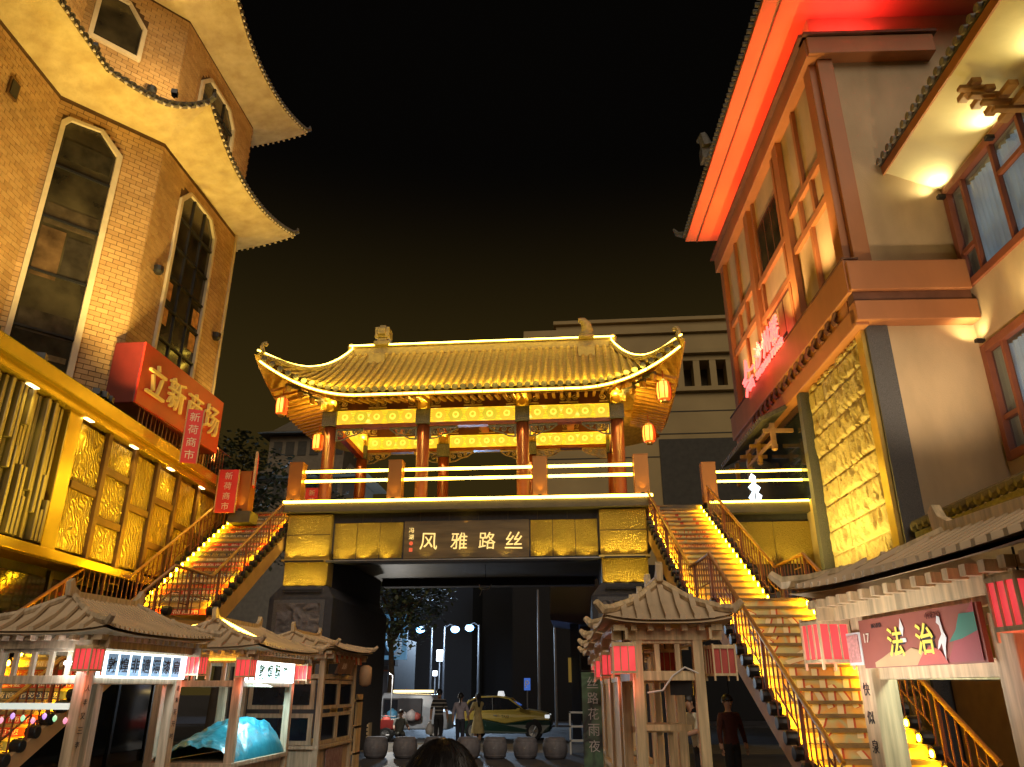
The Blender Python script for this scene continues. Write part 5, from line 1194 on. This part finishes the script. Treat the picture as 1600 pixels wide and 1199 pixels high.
for z0, w, h in ((17.5, 5.6, 2.2), (21.2, 4.0, 2.4)):
    b = MB(); cx, cy = -22.3, 62
    lo = [(cx - w, cy - 3.5, z0 + .4), (cx + w, cy - 3.5, z0 + .4), (cx + w, cy + 3.5, z0 + .4), (cx - w, cy + 3.5, z0 + .4)]; hi = [(cx - w * .55, cy - .6, z0 + h), (cx + w * .55, cy - .6, z0 + h), (cx + w * .55, cy + .6, z0 + h), (cx - w * .55, cy + .6, z0 + h)]
    mid = [tuple((V(p) * .55 + V(q) * .45) - UZ * .35) for p, q in zip(lo, hi)]
    vs = lo + mid + hi; fs = []
    for r_ in (0, 4):
        for i in range(4): j = (i + 1) % 4; fs.append((r_ + i, r_ + j, r_ + j + 4, r_ + i + 4))
    fs += [(8, 9, 10, 11), (3, 2, 1, 0)]; b.add(vs, fs); b.build("roof_tier", M["farroof"], PG)
    MB().bb(cx - w * .8, cx + w * .8, cy - 2.6, cy + 2.6, z0 - 3.4, z0 + .3).build("tier_wall", mat("far_wall", (.16, .13, .09), .8), PG)
    for k in range(6): x = cx - w * .7 + k * w * .26; MB().bb(x, x + w * .18, cy - 2.65, cy - 2.61, z0 - 1.4, z0 - .2).build("tier_window", M["halldark"], PG)
MB().bb(-27, -17.5, 59, 65, 0, 14.5).build("gate_base", M["farroof"], PG)

# trees with real leaves
def leafmesh():
    m = MB(); m.add([(0, 0, 0), (.45, .3, .05), (1, 0, -.05), (.45, -.3, .05)], [(0, 1, 2, 3)]); return m
M["leaf"] = mat("foliage", (.055, .075, .035), .55, var=.5, scale=1.5); M["bark"] = mat("bark", (.09, .065, .045), .9, bump=.6, bscale=25)
def tree(label, x, y, h, cr, n, seed, zc=None, leafs=.26):
    rg = random.Random(seed); t = thing("street_tree", label, "tree", (x, y, 0), group="trees around the footbridge")
    zc = zc or h * .68; tr = MB()
    tr.tube([(x, y, 0), (x + .1, y, h * .25), (x - .05, y + .05, h * .45), (x + .05, y, h * .8)], [.2, .16, .12, .04], 8); clumps = []
    for k in range(14):
        a = rg.random() * 2 * PI; e = rg.uniform(-.5, 1); q = V((math.cos(a) * cr * rg.uniform(.4, .85), math.sin(a) * cr * rg.uniform(.4, .85), e * (h - zc) * .85)) + V((x, y, zc))
        z0 = h * rg.uniform(.3, .6); tr.tube([(x, y, z0), V((x, y, z0)).lerp(q, .5) + UZ * .2, q], [.08, .05, .02], 5); clumps.append((q, rg.uniform(.35, .6) * cr))
    tr.build("trunk", M["bark"], t, smooth=True); cw = MB()
    for i in range(n):
        q, rad = clumps[rg.randrange(len(clumps))]; d = V((rg.gauss(0, 1), rg.gauss(0, 1), rg.gauss(0, 1))); d = d.normalized() * rad * rg.random() ** .45; p = q + d
        ax = V((rg.uniform(-1, 1), rg.uniform(-1, 1), rg.uniform(-.8, .3))).normalized(); s = ax.cross(UZ).normalized() * rg.uniform(.3, .5); L = leafs * rg.uniform(.6, 1.3)
        cw.add([p, p + (ax * .45 + s) * L, p + ax * L, p + (ax * .45 - s) * L], [(0, 1, 2, 3)])
    cw.build("crown", M["leaf"], t); return t
tree("leafy tree seen through the arch above the dark shopfronts", -9.7, 40.5, 9.5, 3.1, 5200, 1, 6.2)
tree("dark tree behind the left stairs beside the stone pier", -10.2, 31.5, 6.6, 1.6, 2600, 2, 4.4, .2)
tree("dim tree between the tiled tower and the far gatehouse roof", -16.2, 35, 12.5, 3.0, 3800, 3, 9.6)
tree("dim tree just left of the bridge, below the far gatehouse", -13.6, 38, 11.5, 2.2, 2600, 4, 9.2)
# street lamps
def street_lamp(x, y, z, arm, label, power, heads=1):
    t = thing("street_lamp", label, "street lamp", (x + arm, y, 0), group="street lamps beyond the bridge")
    MB().lathe((x + arm, y, 0), [(.13, 0), (.11, .8), (.06, z + .2)], 8).build("lamp_pole", M["black"], t)
    MB().tube([(x + arm, y, z + .1), (x + arm * .5, y, z + .35), (x, y, z + .2)], .035, 6).build("lamp_arm", M["black"], t)
    MB().box((x, y, z + .14), (.5, .25, .1)).build("lamp_head", M["black"], t)
    MB().lathe((x, y, z), [(.1, -.26), (.28, -.16), (.34, .0), (.26, .14), (.1, .2)], 14).build("lamp_globe", emis("lamp_globe", (.10, .45, 1), 7), t, smooth=True)  # globe oversized; the lamp's glare is put into its shape
    lamp('POINT', t, (x, y - 2.5, z - .3), power * 1.8, (.55, .75, 1), size=.2)
street_lamp(-12.2, 60, 6.05, .9, "left of the three blue-white street lamps under the arch", 900); street_lamp(-9.55, 60, 6.05, -.8, "middle of the three blue-white street lamps under the arch", 900); street_lamp(-8.45, 60, 6.15, .7, "right of the three blue-white street lamps under the arch", 1400)
# dark shopfronts across the road, left
SF = thing("corner_shop", "dark corner shop with blue lit niche sign and wall panels, across the road", "building", (-13.5, 46, 0))
M["shopdark"] = mat("dark_shop_wall", (.05, .048, .055), .7); MB().bb(-19, -10.4, 43, 50, 0, 4.6).build("shop_wall", M["shopdark"], SF)
MB().bb(-19, -9.9, 42.4, 43, 3.0, 3.3).build("canopy", M["shopdark"], SF)
for x in (-12.4, -11.2):
    f = MB()
    for a in ((x, x + .07, .9, 2.8), (x + .85, x + .92, .9, 2.8), (x + .07, x + .85, .9, .97), (x + .07, x + .85, 2.73, 2.8)): f.bb(a[0], a[1], 42.93, 42.99, a[2], a[3])
    f.build("wall_panel", M["redwood"], SF)
f = MB(); M["blueframe"] = emis("blue_sign_frame", (.12, .34, .6), .3, base=(.2, .4, .6))
for a in ((-10.9, -10.65, 3.3, 5.6), (-9.55, -9.3, 3.3, 5.6), (-10.65, -9.55, 5.3, 5.6), (-10.65, -9.55, 3.3, 3.5)): f.bb(a[0], a[1], 42.2, 42.5, a[2], a[3])
ns_ = f.build("niche_sign", M["blueframe"], SF); MB().tube([(-10.1 + .36 * math.cos(q), 42.35, 4.4 + .75 * math.sin(q)) for q in [PI * k / 10 for k in range(21)]], .05, 6).build("niche_ring", M["blueframe"], ns_)
MB().lathe((-11.3, 42.6, 1.95), [(.05, -.1), (.13, -.03), (.13, .06), (.04, .1)], 10).build("shop_bulb", emis("shop_bulb", (.85, .9, 1), 14), SF)
MB().tube([(-11.9, 42.6, 2.1), (-11.4, 42.6, 2.15), (-10.9, 42.6, 2.6)], .025, 5).build("bulb_arm", M["white"], SF)
DK = thing("dark_backdrop", "near-black blocks added to darken the view under the arch", "building", (-2, 90, 0))
for x0, x1, y, h in ((-30, -11, 80, 12), (-12, -4.4, 95, 16), (-4.6, 9, 53, 9.6), (9.2, 26, 54, 11)): MB().bb(x0, x1, y, y + 8, 0, h).build("backdrop_slab", mat("backdrop_black", (.007, .0075, .010), .9, var=.3, scale=.2), DK)  # near-black slabs added to hide sky glow and the hall's base
RBM = thing("blue_lit_canopy", "blue-grey canopy and post catching blue light at the arch's right side", "canopy", (1.3, 33, 0))
M["bluegrey"] = mat("blue_grey_panel", (.05, .07, .13), .6, var=.15, scale=.6); MB().prism([(-1.25, 32.4, 6.1), (1.9, 32.4, 6.5), (1.9, 32.4, 4.25), (-.2, 32.4, 4.3), (-1.28, 32.4, 4.45)], V((0, 4, 0))).build("canopy_panel", M["bluegrey"], RBM)
MB().bb(-.5, -.15, 32.6, 33.0, 0, 4.3).build("canopy_post", M["bluegrey"], RBM); MB().bb(-.1, 2.5, 32.5, 36, 0, 4.2).build("canopy_wall", M["shopdark"], RBM)
MB().bb(-.6, -.48, 32.2, 32.26, 2.1, 3.0).build("gilt_tag", M["boxletter"], RBM)
lamp('SPOT', RBM, (-1.5, 33.5, .3), 60, (.2, .4, 1), (.6, 33, 5.2), .3, spot=90)
# parking sign, poles, lit signs far off
def pole_sign(label, x, y, z, w, h, m, body=None):
    t = thing("road_sign", label, "sign", (x, y, 0)); MB().tube([(x, y, 0), (x, y, z)], .04, 6).build("sign_pole", M["lamppole"], t); MB().bb(x - w / 2, x + w / 2, y - .05, y, z - h / 2, z + h / 2).build("sign_plate", m, t)
    if body: text("sign_letter", body, M["white"], t, (x, y - .056, z), (1, 0, 0), UZ, h=h * .6, extrude=.002)
M["lamppole"] = mat("grey_pole", (.2, .2, .21), .5, .3)
pole_sign("blue parking sign on a pole right of the taxi", -3.1, 45, 2.1, .34, .62, emis("blue_plate", (.05, .15, .6), .5, base=(.05, .12, .4)), "P")
pole_sign("small white-blue lit sign far up the street under the arch", -10.3, 58, 4.1, .45, .75, emis("cool_sign", (.6, .75, 1), 6)); pole_sign("tiny white lit sign beneath the lit sign up the street", -10.6, 58, 2.9, .3, .35, emis("cool_sign2", (.7, .8, 1), 4))
for i, (x, lab) in enumerate(((-2.4, "left of two thin grey poles right of the arch's centre"), (-1.5, "right of two thin grey poles right of the arch's centre"), (-11.3, "grey pole by the dark corner shop across the road"))):
    t = thing("utility_pole", lab, "pole", (x, 44, 0)); MB().lathe((x, 44, 0), [(.09, 0), (.08, 1), (.05, 7)], 8).build("pole_shaft", M["lamppole"], t)
    if i == 2: MB().tube([(x - .3, 44, 3.0), (x + 1.2, 44, 3.05)], .035, 5).build("pole_arm", M["lamppole"], t)

# ------------------------------------------------------------------ stone drum stools
M["drum"] = mat("drum_stone", (.13, .125, .14), .65, var=.25, scale=9, bump=.4, bscale=50)
dm = MB(); dm.lathe((0, 0, 0), [(.26, 0), (.31, .05), (.355, .22), (.355, .34), (.32, .5), (.27, .56)], 18); dmm = dm.mesh("drum_body", M["drum"], True); rg_ = MB()
for z in (.09, .47): rg_.lathe((0, 0, z), [(.318, -.012), (.338, 0), (.318, .012)], 18)
rgm = rg_.mesh("drum_band", M["drum"], True); kn = MB(); kn.lathe((0, 0, .3), [(.0, -.365), (.03, -.37), (.03, -.35)], 8, axis='Y'); knm = kn.mesh("drum_boss", M["lamppole"])
DL = ("first", "second", "third", "fourth", "fifth", "sixth", "seventh")
for k, x in enumerate((-6.09, -5.23, -4.35, -2.64 - .75, -2.62, -1.74, -.89)):
    t = thing("stone_stool", DL[k] + " round stone drum stool from the left under the bridge", "stool", (x, 24.2 + .03 * k, 0), group="stone drum stools in a row under the bridge"); Mx = TR(x, 24.2 + .03 * k, 0)
    inst("drum_body", dmm, t, Mx); inst("drum_band", rgm, t, Mx); inst("drum_boss", knm, t, Mx)

# ------------------------------------------------------------------ vehicles
M["taxiyellow"] = mat("taxi_yellow", (.62, .46, .09), .28, var=.05, spec=.6); M["taxigreen"] = mat("taxi_green", (.012, .05, .035), .28, var=.1, spec=.6); M["carglass"] = mat("car_glass", (.02, .022, .028), .06, var=.2, spec=.9)
M["tyre"] = mat("tyre_rubber", (.018, .018, .018), .8); M["alloy"] = mat("alloy_wheel", (.5, .5, .5), .3, .8); M["headlamp"] = emis("headlamp_glass", (.9, .95, 1), .5, base=(.7, .7, .75))
def loft(profile, yw):
    """profile: list of (x, z, halfwidth); closed side outline lofted across the car's width"""
    m = MB(); n = len(profile); secs = (-1, -.93, -.6, 0, .6, .93, 1); vs = []
    cx = sum(p[0] for p in profile) / n; cz = sum(p[1] for p in profile) / n
    for s in secs:
        sh = 1 - (.05 if abs(s) == 1 else 0)
        for x, z, hw in profile: vs.append((cx + (x - cx) * (1 - (1 - sh) * .5), s * hw * yw, cz + (z - cz) * sh))
    fs = []
    for a in range(len(secs) - 1):
        for i in range(n): j = (i + 1) % n; fs.append((a * n + i, a * n + j, (a + 1) * n + j, (a + 1) * n + i))
    fs += [tuple(range(n))[::-1], tuple((len(secs) - 1) * n + i for i in range(n))]
    m.add(vs, fs); return m
def wheel(t, x, y, z, r, Mt, side):
    w_ = MB(); w_.lathe((x, y, z), [(r * .66, -.1), (r, -.09), (r, .09), (r * .66, .1)], 20, axis='Y'); w = w_.build("wheel", M["tyre"], t, M=Mt)
    rm_ = MB(); rm_.lathe((x, y + side * .085, z), [(r * .15, -.01), (r * .66, -.03), (r * .66, .02), (r * .6, .03)], 16, axis='Y')
    for k in range(7):
        a = 2 * PI * k / 7; rm_.tube([(x, y + side * .11, z), (x + r * .62 * math.cos(a), y + side * .11, z + r * .62 * math.sin(a))], [.03, .022], 5)
    rm_.build("rim", M["alloy"], w, M=Mt)
TX = thing("taxi", "yellow and dark green taxi with white roof sign, facing right beyond the bridge", "taxi", (-3.55, 35.9, -.12)); Tt = TR(-3.45, 35.9, -.12, 0, (.93, 1, 1.1))
lowp = [(-2.15, .32, .97), (-1.9, .22, 1), (1.8, .22, 1), (2.12, .3, .93), (2.2, .52, .9), (2.14, .68, .92), (1.2, .70, 1), (.1, .56, 1), (-.9, .72, 1), (-2.2, .62, .96)]
upp = [(-2.2, .62, .96), (-.9, .72, 1), (.1, .56, 1), (1.2, .70, 1), (2.14, .68, .92), (2.12, .84, .88), (1.98, .93, .9), (1.6, 1.01, .93), (.95, 1.08, .96), (-1.7, 1.02, .97), (-2.15, .95, .94)]
loft(lowp, .88).build("lower_body", M["taxigreen"], TX, M=Tt, smooth=False, bevel=.03); loft(upp, .88).build("upper_body", M["taxiyellow"], TX, M=Tt, bevel=.03)
cab = [(-1.85, 1.0, .95), (1.05, 1.06, .95), (.25, 1.46, .8), (-.2, 1.54, .78), (-1.2, 1.52, .78), (-1.6, 1.36, .82)]
loft(cab, .86).build("cabin_glass", M["carglass"], TX, M=Tt)
roofp = [(.28, 1.47, .8), (-.2, 1.555, .79), (-1.2, 1.535, .79), (-1.65, 1.36, .84), (-1.6, 1.32, .84), (-1.2, 1.48, .79), (-.2, 1.5, .79), (.24, 1.42, .8)]
loft(roofp, .87).build("roof_panel", M["taxiyellow"], TX, M=Tt, bevel=.01)
for s in (-1, 1):
    MB().tube([(1.02, s * .80, 1.0), (.26, s * .69, 1.46)], .035, 6).build("a_pillar", M["taxiyellow"], TX, M=Tt); MB().tube([(-.45, s * .81, 1.0), (-.5, s * .68, 1.5)], .035, 6).build("b_pillar", M["black"], TX, M=Tt)
    MB().tube([(-1.85, s * .80, 1.0), (-1.55, s * .70, 1.38)], .06, 6).build("c_pillar", M["taxiyellow"], TX, M=Tt)
    MB().box((.72, s * .96, 1.06), (.16, .14, .12)).build("wing_mirror", M["taxiyellow"], TX, M=Tt, bevel=.03); MB().box((2.0, s * .68, .82), (.22, .28, .13)).build("headlight", M["headlamp"], TX, M=Tt, bevel=.03)
    for x in (-.35, -1.25): MB().box((x, s * .895, .86), (.16, .02, .03)).build("door_handle", M["alloy"], TX, M=Tt)
    for x in (1.38, -1.35):
        MB().lathe((x, s * .80, .36), [(.38, -.06), (.40, .05), (.40, .075)], 20, axis='Y').build("wheel_arch", M["black"], TX, M=Tt); wheel(TX, x, s * .82, .32, .32, Tt, s)
MB().box((2.14, 0, .45), (.08, 1.2, .16)).build("grille", M["black"], TX, M=Tt)
rs = MB(); rs.prism([(-.32, -.28, 1.54), (-.02, -.28, 1.54), (-.08, -.28, 1.72), (-.28, -.28, 1.72)], (0, .56, 0)); rs.build("roof_sign", emis("taxi_roof_sign", (.9, .95, 1), .5, base=(.8, .8, .8)), TX, M=Tt, bevel=.02)
text("door_lettering", "TAXI", M["taxigreen"], TX, Tt @ V((.1, -.93, .82)), (1, 0, 0), UZ, h=.1, extrude=.001)
VN = thing("white_van", "white van with open back full of bags, behind the striped-shirt man", "van", (-7.4, 36.5, -.12)); Tv = TR(-7.4, 36.5, -.12)
vp = [(-1.6, .35, 1), (1.5, .35, 1), (1.55, .95, .98), (1.1, 1.15, .96), (.75, 1.75, .88), (-1.4, 1.82, .88), (-1.65, 1.2, .98)]
loft(vp, .85).build("van_body", mat("van_paint", (.34, .37, .42), .35), VN, M=Tv, bevel=.05); MB().bb(-1.35, .35, -.90, -.86, .75, 1.6).build("open_side", M["shopdark"], VN, M=Tv); MB().bb(-1.3, -.7, -.92, -.9, 1.0, 1.55).build("side_window", M["carglass"], VN, M=Tv)
MB().bb(-1.0, .6, -.6, .5, 1.83, 1.93).build("roof_lightbar", emis("van_lightbar", (1, .7, .25), 3), VN, M=Tv)
for x in (-1.05, 1.0): wheel(VN, x, -.8, .3, .3, Tv, -1)
for x, z, r, c in ((-.9, .95, .24, (.1, .35, .6)), (-.45, .9, .22, (.6, .6, .62)), (-.05, .92, .24, (.55, .5, .5)), (.2, .88, .16, (.5, .1, .08))):
    bg_ = MB(); bg_.lathe(Tv @ V((x, -1.02, z)), [(r * .5, -r), (r, -r * .6), (r * .95, .1), (r * .4, r * .8), (r * .15, r)], 10)
    tag(bg_.build("goods_bag", mat("bag_%d" % int(r * 1000 + x * 10), c, .5, var=.2, bump=.5, bscale=8), smooth=True), ("blue bag at the left of the white van's load", "pale bag second in the white van's load", "greyish bag third in the white van's load", "small red bag at the right of the white van's load")[(.24, .22, .24, .16).index(r) if x != -.05 else 2], "bag", "bags in the white van")
TK = thing("vendor_cart", "red three-wheeled vendor cart piled with goods, left under the arch", "cart", (-8.7, 33.6, -.12)); Tc = TR(-8.7, 33.6, -.12)
b = MB(); b.bb(-1.1, 1.1, -.5, .5, .45, .5)
for a in ((-1.1, 1.1, -.52, -.48), (-1.1, 1.1, .48, .52), (-1.12, -1.08, -.5, .5), (1.08, 1.12, -.5, .5)): b.bb(*a, .5, .82)
b.build("cargo_bed", mat("cart_red", (.30, .03, .025), .5, var=.2), TK, M=Tc); MB().tube([(-1.1, -.5, .95), (1.1, -.5, .95), (1.1, .5, .95)], .025, 6).build("bed_rail", M["lamppole"], TK, M=Tc)
for x, y in ((-.7, -.55), (.75, -.55)): wheel(TK, x, y, .27, .27, Tc, -1)
for k in range(7):
    r = .13 + .03 * (k % 3); MB().lathe(Tc @ V((-.9 + k * .3, -.1 + .15 * (k % 2), .6 + r)), [(r * .6, -r), (r, -r * .3), (r * .9, r * .4), (r * .3, r)], 9).build("goods_bundle", mat("bundle_%d" % k, ((.6, .58, .55), (.5, .28, .08), (.55, .1, .08))[k % 3], .6, bump=.4), TK, smooth=True)
MB().tube([Tc @ V((.9, -.5, .9)), Tc @ V((.9, -.5, 2.5)), Tc @ V((.9, -1.0, 2.55))], .02, 6).build("added_lamp_pole", M["lamppole"], TK)  # pole made up to carry the added lamp
lamp('POINT', TK, Tc @ V((.9, -1.05, 2.5)), 190, (1, .95, .85), size=.07)  # added point lamp, put in to brighten the people
cr = thing("wooden_crate_stand", "slatted pale crate stand at the foot of the red cart", "crate", (-7.6, 27.6, 0))
for k in range(6): MB().bb(-8.0, -7.2, 27.5, 27.55, .08 + k * .12, .16 + k * .12).build("crate_slat", M["pine"], cr)
for x in (-8.0, -7.24): MB().bb(x, x + .04, 27.55, 27.9, 0, .8).build("crate_leg", M["pine"], cr)
ws = thing("white_shelf", "small white step shelf by the green banner", "shelf", (-.2, 26.0, 0))
for z in (.35, .75, 1.15): MB().bb(-.5, .1, 26, 26.3, z, z + .05).build("shelf_board", M["white"], ws)
for x in (-.5, .06): MB().bb(x, x + .05, 26, 26.3, 0, 1.2).build("shelf_side", M["white"], ws)

# ------------------------------------------------------------------ people
M["skin"] = mat("skin", (.48, .28, .19), .55, var=.05); M["hair"] = mat("black_hair", (.012, .010, .010), .45, var=.4, scale=30, stretch=(1, 1, .15))
def stripes():
    m = mat("striped_shirt", (.03, .03, .035), .8); n = m.node_tree.nodes; l = m.node_tree.links; tc = [k for k in n if k.type == 'TEX_COORD'][0]; w = n.new("ShaderNodeTexWave"); w.bands_direction = 'Z'; w.inputs["Scale"].default_value = 2.6
    l.new(tc.outputs["Object"], w.inputs["Vector"]); rp = n.new("ShaderNodeValToRGB"); rp.color_ramp.elements[0].position = .8; rp.color_ramp.elements[1].position = .86; rp.color_ramp.elements[0].color = (.025, .025, .03, 1); rp.color_ramp.elements[1].color = (.4, .38, .36, 1)
    l.new(w.outputs["Fac"], rp.inputs[0]); l.new(rp.outputs[0], n["Principled BSDF"].inputs["Base Color"]); return m
cl = lambda n, c: mat(n, c, .8, var=.15, scale=8, bump=.3, bscale=20)
def person(label, x, y, z, rot, H, top, bottom, arms=((0, 0), (0, 0)), sit=0, lean=0, hair="short", skirt=None, sleeve=.5, shoes=None):
    """arms: per side (forward swing, elbow bend) in degrees; built facing -Y, then turned by rot"""
    t = thing("person", label, "person", (x, y, z), rot); k = H / 1.75
    pts = []; edg = []; rad = []
    def P(p, r, par=None):
        pts.append(V(p) * k); rad.append(r * k * (1.16 if len(pts) < 4 or r < .125 and len(pts) > 7 else 1)); i = len(pts) - 1
        if par is not None: edg.append((par, i))
        return i
    hz = .93 - sit * .55
    pel = P((0, 0, hz), .135); wst = P((0, -lean * .1, hz + .18), .12, pel); ch = P((0, -lean * .25, hz + .38), .145, wst); nk = P((0, -lean * .34, hz + .54), .06, ch); P((0, -lean * .38, hz + .62), .055, nk); hd = P((0, -lean * .44 - .01, hz + .69), .092, nk + 1); P((0, -lean * .46, hz + .78), .08, hd)
    hand = []
    for s, (fw, el) in zip((-1, 1), arms):
        sh = P((s * .19, -lean * .28, hz + .48), .07, ch); a = R(fw); e = V((s * .265, -math.sin(a) * .28 - lean * .28, hz + .48 - math.cos(a) * .28)); ei = P(e, .046, sh)
        a2 = R(fw + el); w = e + V((s * .02, -math.sin(a2) * .24, -math.cos(a2) * .24)); wi = P(w, .033, ei); h_ = w + V((0, -math.sin(a2) * .09, -math.cos(a2) * .09)); P(h_, .036, wi); hand.append((h_, V((0, -math.sin(a2), -math.cos(a2))), s))
        hp = P((s * .085, 0, hz - .06), .1, pel)
        if sit: kn_ = P((s * .12, -.38, hz + .02), .07, hp); an = P((s * .12, -.34, .09), .045, kn_)
        else: kn_ = P((s * .09, -.02, .48), .066, hp); an = P((s * .095, .02, .09), .045, kn_)
        P((s * .10, an and (-.46 if sit else -.13), .035), .038, an)
    me = bpy.data.meshes.new("body"); me.from_pydata([tuple(p) for p in pts], edg, []); ob = bpy.data.objects.new("body", me); COL.objects.link(ob)
    ob.modifiers.new("skin", 'SKIN'); 
    for i, sv in enumerate(me.skin_vertices[0].data): sv.radius = (rad[i], rad[i] * (.72 if i in (0, 1, 2) else 1)); sv.use_root = (i == 0)
    ss = ob.modifiers.new("sub", 'SUBSURF'); ss.levels = 2; ss.render_levels = 2
    bpy.context.view_layer.update(); dg = bpy.context.evaluated_depsgraph_get(); m2 = bpy.data.meshes.new_from_object(ob.evaluated_get(dg), depsgraph=dg); bpy.data.objects.remove(ob)
    m2.materials.clear()
    for m_ in (top, bottom, M["skin"], shoes or M["black"]): m2.materials.append(m_)
    for pl in m2.polygons:
        c = pl.center / k; pl.use_smooth = True; arm = abs(c.x) > .185 and c.z > hz - .25 and not (sit and c.z < hz + .1)
        if c.z > hz + .555: mi = 2
        elif arm: mi = 0 if (hz + .5 - c.z) < sleeve * .5 and c.y > -.33 else 2
        elif c.z > hz - .02: mi = 0
        elif c.z < .075: mi = 3
        else: mi = 1
        pl.material_index = mi
    Mx = TR(x, y, z, rot); inst("body", m2, t, Mx); W = lambda p: Mx @ (V(p) * k)
    fg = MB()
    for h_, d, s in hand:
        sd = V((1, 0, 0))
        for q in range(4): b0 = h_ + d * .02 + V((0, 0, 0)) + d.cross(sd) * (.026 - .018 * q); fg.tube([W(b0), W(b0 + d * .05), W(b0 + d * (.085 - .012 * abs(q - 1)) - V((s * .012, 0, 0)))], [.011 * k, .010 * k, .007 * k], 5)
        b0 = h_ + d.cross(sd) * .03; fg.tube([W(b0), W(b0 + d * .03 + d.cross(sd) * .025), W(b0 + d * .06 + d.cross(sd) * .02)], [.012 * k, .011 * k, .008 * k], 5)
    tag(fg.build("fingers", M["skin"], t, smooth=True), kind="stuff")
    hc = V((0, -lean * .45, hz + .74)); hr = MB(); rows = []
    for j in range(9):
        v = j / 8; row = []
        for i in range(17):
            a = 2 * PI * i / 16; back = .5 + .5 * math.sin(a)       # back of the head is +Y
            th = PI * v * (.42 + .25 * back); rr_ = .121
            row.append(W(hc + V((math.cos(a) * math.sin(th) * rr_ * .92, math.sin(a) * math.sin(th) * rr_ * 1.08 + .008, math.cos(th) * rr_ * 1.1 + .015))))
        rows.append(row)
    hr.grid(rows)
    if hair == "pony": hr.tube([W(hc + V((0, .11, .0))), W(hc + V((0, .16, -.08))), W(hc + V((0, .14, -.3)))], [.035 * k, .04 * k, .015 * k], 7)
    if hair == "long": hr.tube([W(hc + V((0, .05, .0))), W(hc + V((0, .09, -.15))), W(hc + V((0, .09, -.38)))], [.1 * k, .085 * k, .04 * k], 9)
    hr.build("hair", M["hair"], t, smooth=True)
    fc = MB(); 
    fc.tube([W(hc + V((0, -.085, .0))), W(hc + V((0, -.115, -.03))), W(hc + V((0, -.09, -.045)))], [.012 * k, .016 * k, .01 * k], 5); fc.build("nose", M["skin"], t)
    for s in (-1, 1):
        MB().lathe(W(hc + V((s * .035, -.09, .005))), [(.004, -.008), (.011, 0), (.004, .008)], 6).build("eye", M["black"], t); MB().lathe(W(hc + V((s * .098, 0, -.01))), [(.008, -.03), (.018, 0), (.008, .025)], 6).build("ear", M["skin"], t)
    MB().box(W(hc + V((0, -.092, -.07))), (.045, .01, .01), rot).build("mouth", cl("lips", (.35, .12, .1)), t)
    if skirt: 
        sk = MB(); n = 28; rows = []
        for z_, r_ in ((hz + .16, .13), (hz + .0, .17), (hz - .3, .22), (.34, .27)):
            rows.append([W((math.cos(2 * PI * i / n) * r_ * (1 + .06 * math.sin(i * 2.2) * (hz - z_ > .1)), math.sin(2 * PI * i / n) * r_ * .8 * (1 + .06 * math.sin(i * 2.2) * (hz - z_ > .1)), z_)) for i in range(n + 1)])
        sk.grid(rows); sk.build("skirt", skirt, t, smooth=True)
    return t, hand, W
yd = cl("pale_yellow_dress", (.60, .48, .22))
person("man in black striped shirt and dark trousers seen from behind", -5.22, 29.6, 0, R(176), 1.80, stripes(), cl("black_trousers", (.015, .015, .02)), ((4, 12), (-4, 10)), sleeve=.55)
person("woman with ponytail in lilac top and dark jeans seen from behind", -4.38, 29.2, 0, R(180), 1.68, cl("lilac_top", (.40, .36, .44)), cl("dark_jeans", (.03, .035, .06)), ((8, 20), (0, 10)), hair="pony", sleeve=.8)
person("woman in long pale yellow dress raising an arm to her face", -4.02, 31.2, .0, R(215), 1.66, yd, M["skin"], ((60, 95), (20, 30)), hair="long", skirt=yd, sleeve=.4, shoes=M["white"])
person("man sitting low in grey shirt beside the red cart", -7.25, 32.4, -.12, R(20), 1.72, cl("grey_shirt", (.16, .17, .15)), cl("dark_shorts", (.05, .05, .06)), ((35, 40), (40, 35)), sit=1, lean=.5)
person("person in white T-shirt leaning forward behind the open pine kiosk", 2.05, 15.3, 0, R(-60), 1.72, cl("white_tee", (.62, .58, .46)), cl("black_pants", (.02, .02, .025)), ((40, 50), (35, 45)), lean=.5, sleeve=.4)
person("person in dark red jacket in the shade right of the open pine kiosk", 2.75, 16.4, 0, R(25), 1.70, cl("dark_red_jacket", (.07, .014, .01)), cl("black_slacks", (.012, .012, .014)), ((5, 8), (5, 8)), sleeve=1.0)
fp, _, W = person("person with black hair close to the camera, only the crown in view", -.425, 2.50, 0, R(180), 1.645, cl("dark_coat", (.02, .02, .022)), cl("dark_pants", (.02, .02, .025)), ((3, 8), (3, 8)), hair="long", sleeve=1.0)
rg = random.Random(5); hs = MB()
for i in range(1800):
    a = rg.uniform(0, 2 * PI); th = rg.uniform(0, 1.5); r0 = .125
    f = lambda th_, r_: W(V((math.cos(a) * math.sin(th_) * r_ * .95, math.sin(a) * math.sin(th_) * r_ * 1.1 + .008, 1.67 + .008 + math.cos(th_) * r_ * 1.12)))
    e_ = rg.uniform(0, .0025); hs.tube([f(th, r0 + .002), f(th + .15, r0 + .004 + e_), f(th + .32, r0 + .003 + e_ * .5)], .0006, 3, cap=False)
tag(hs.build("hair_strands", M["hair"], fp), kind="stuff")
pb = thing("plastic_bag", "white plastic bag hanging from the striped-shirt man's hand", "bag", (-5.5, 29.5, .4)); MB().lathe((-5.52, 29.5, .55), [(.05, -.2), (.13, -.16), (.15, 0), (.08, .15), (.02, .24)], 10).build("bag_body", mat("plastic_film", (.5, .5, .52), .4, bump=.6, bscale=20), pb, smooth=True)
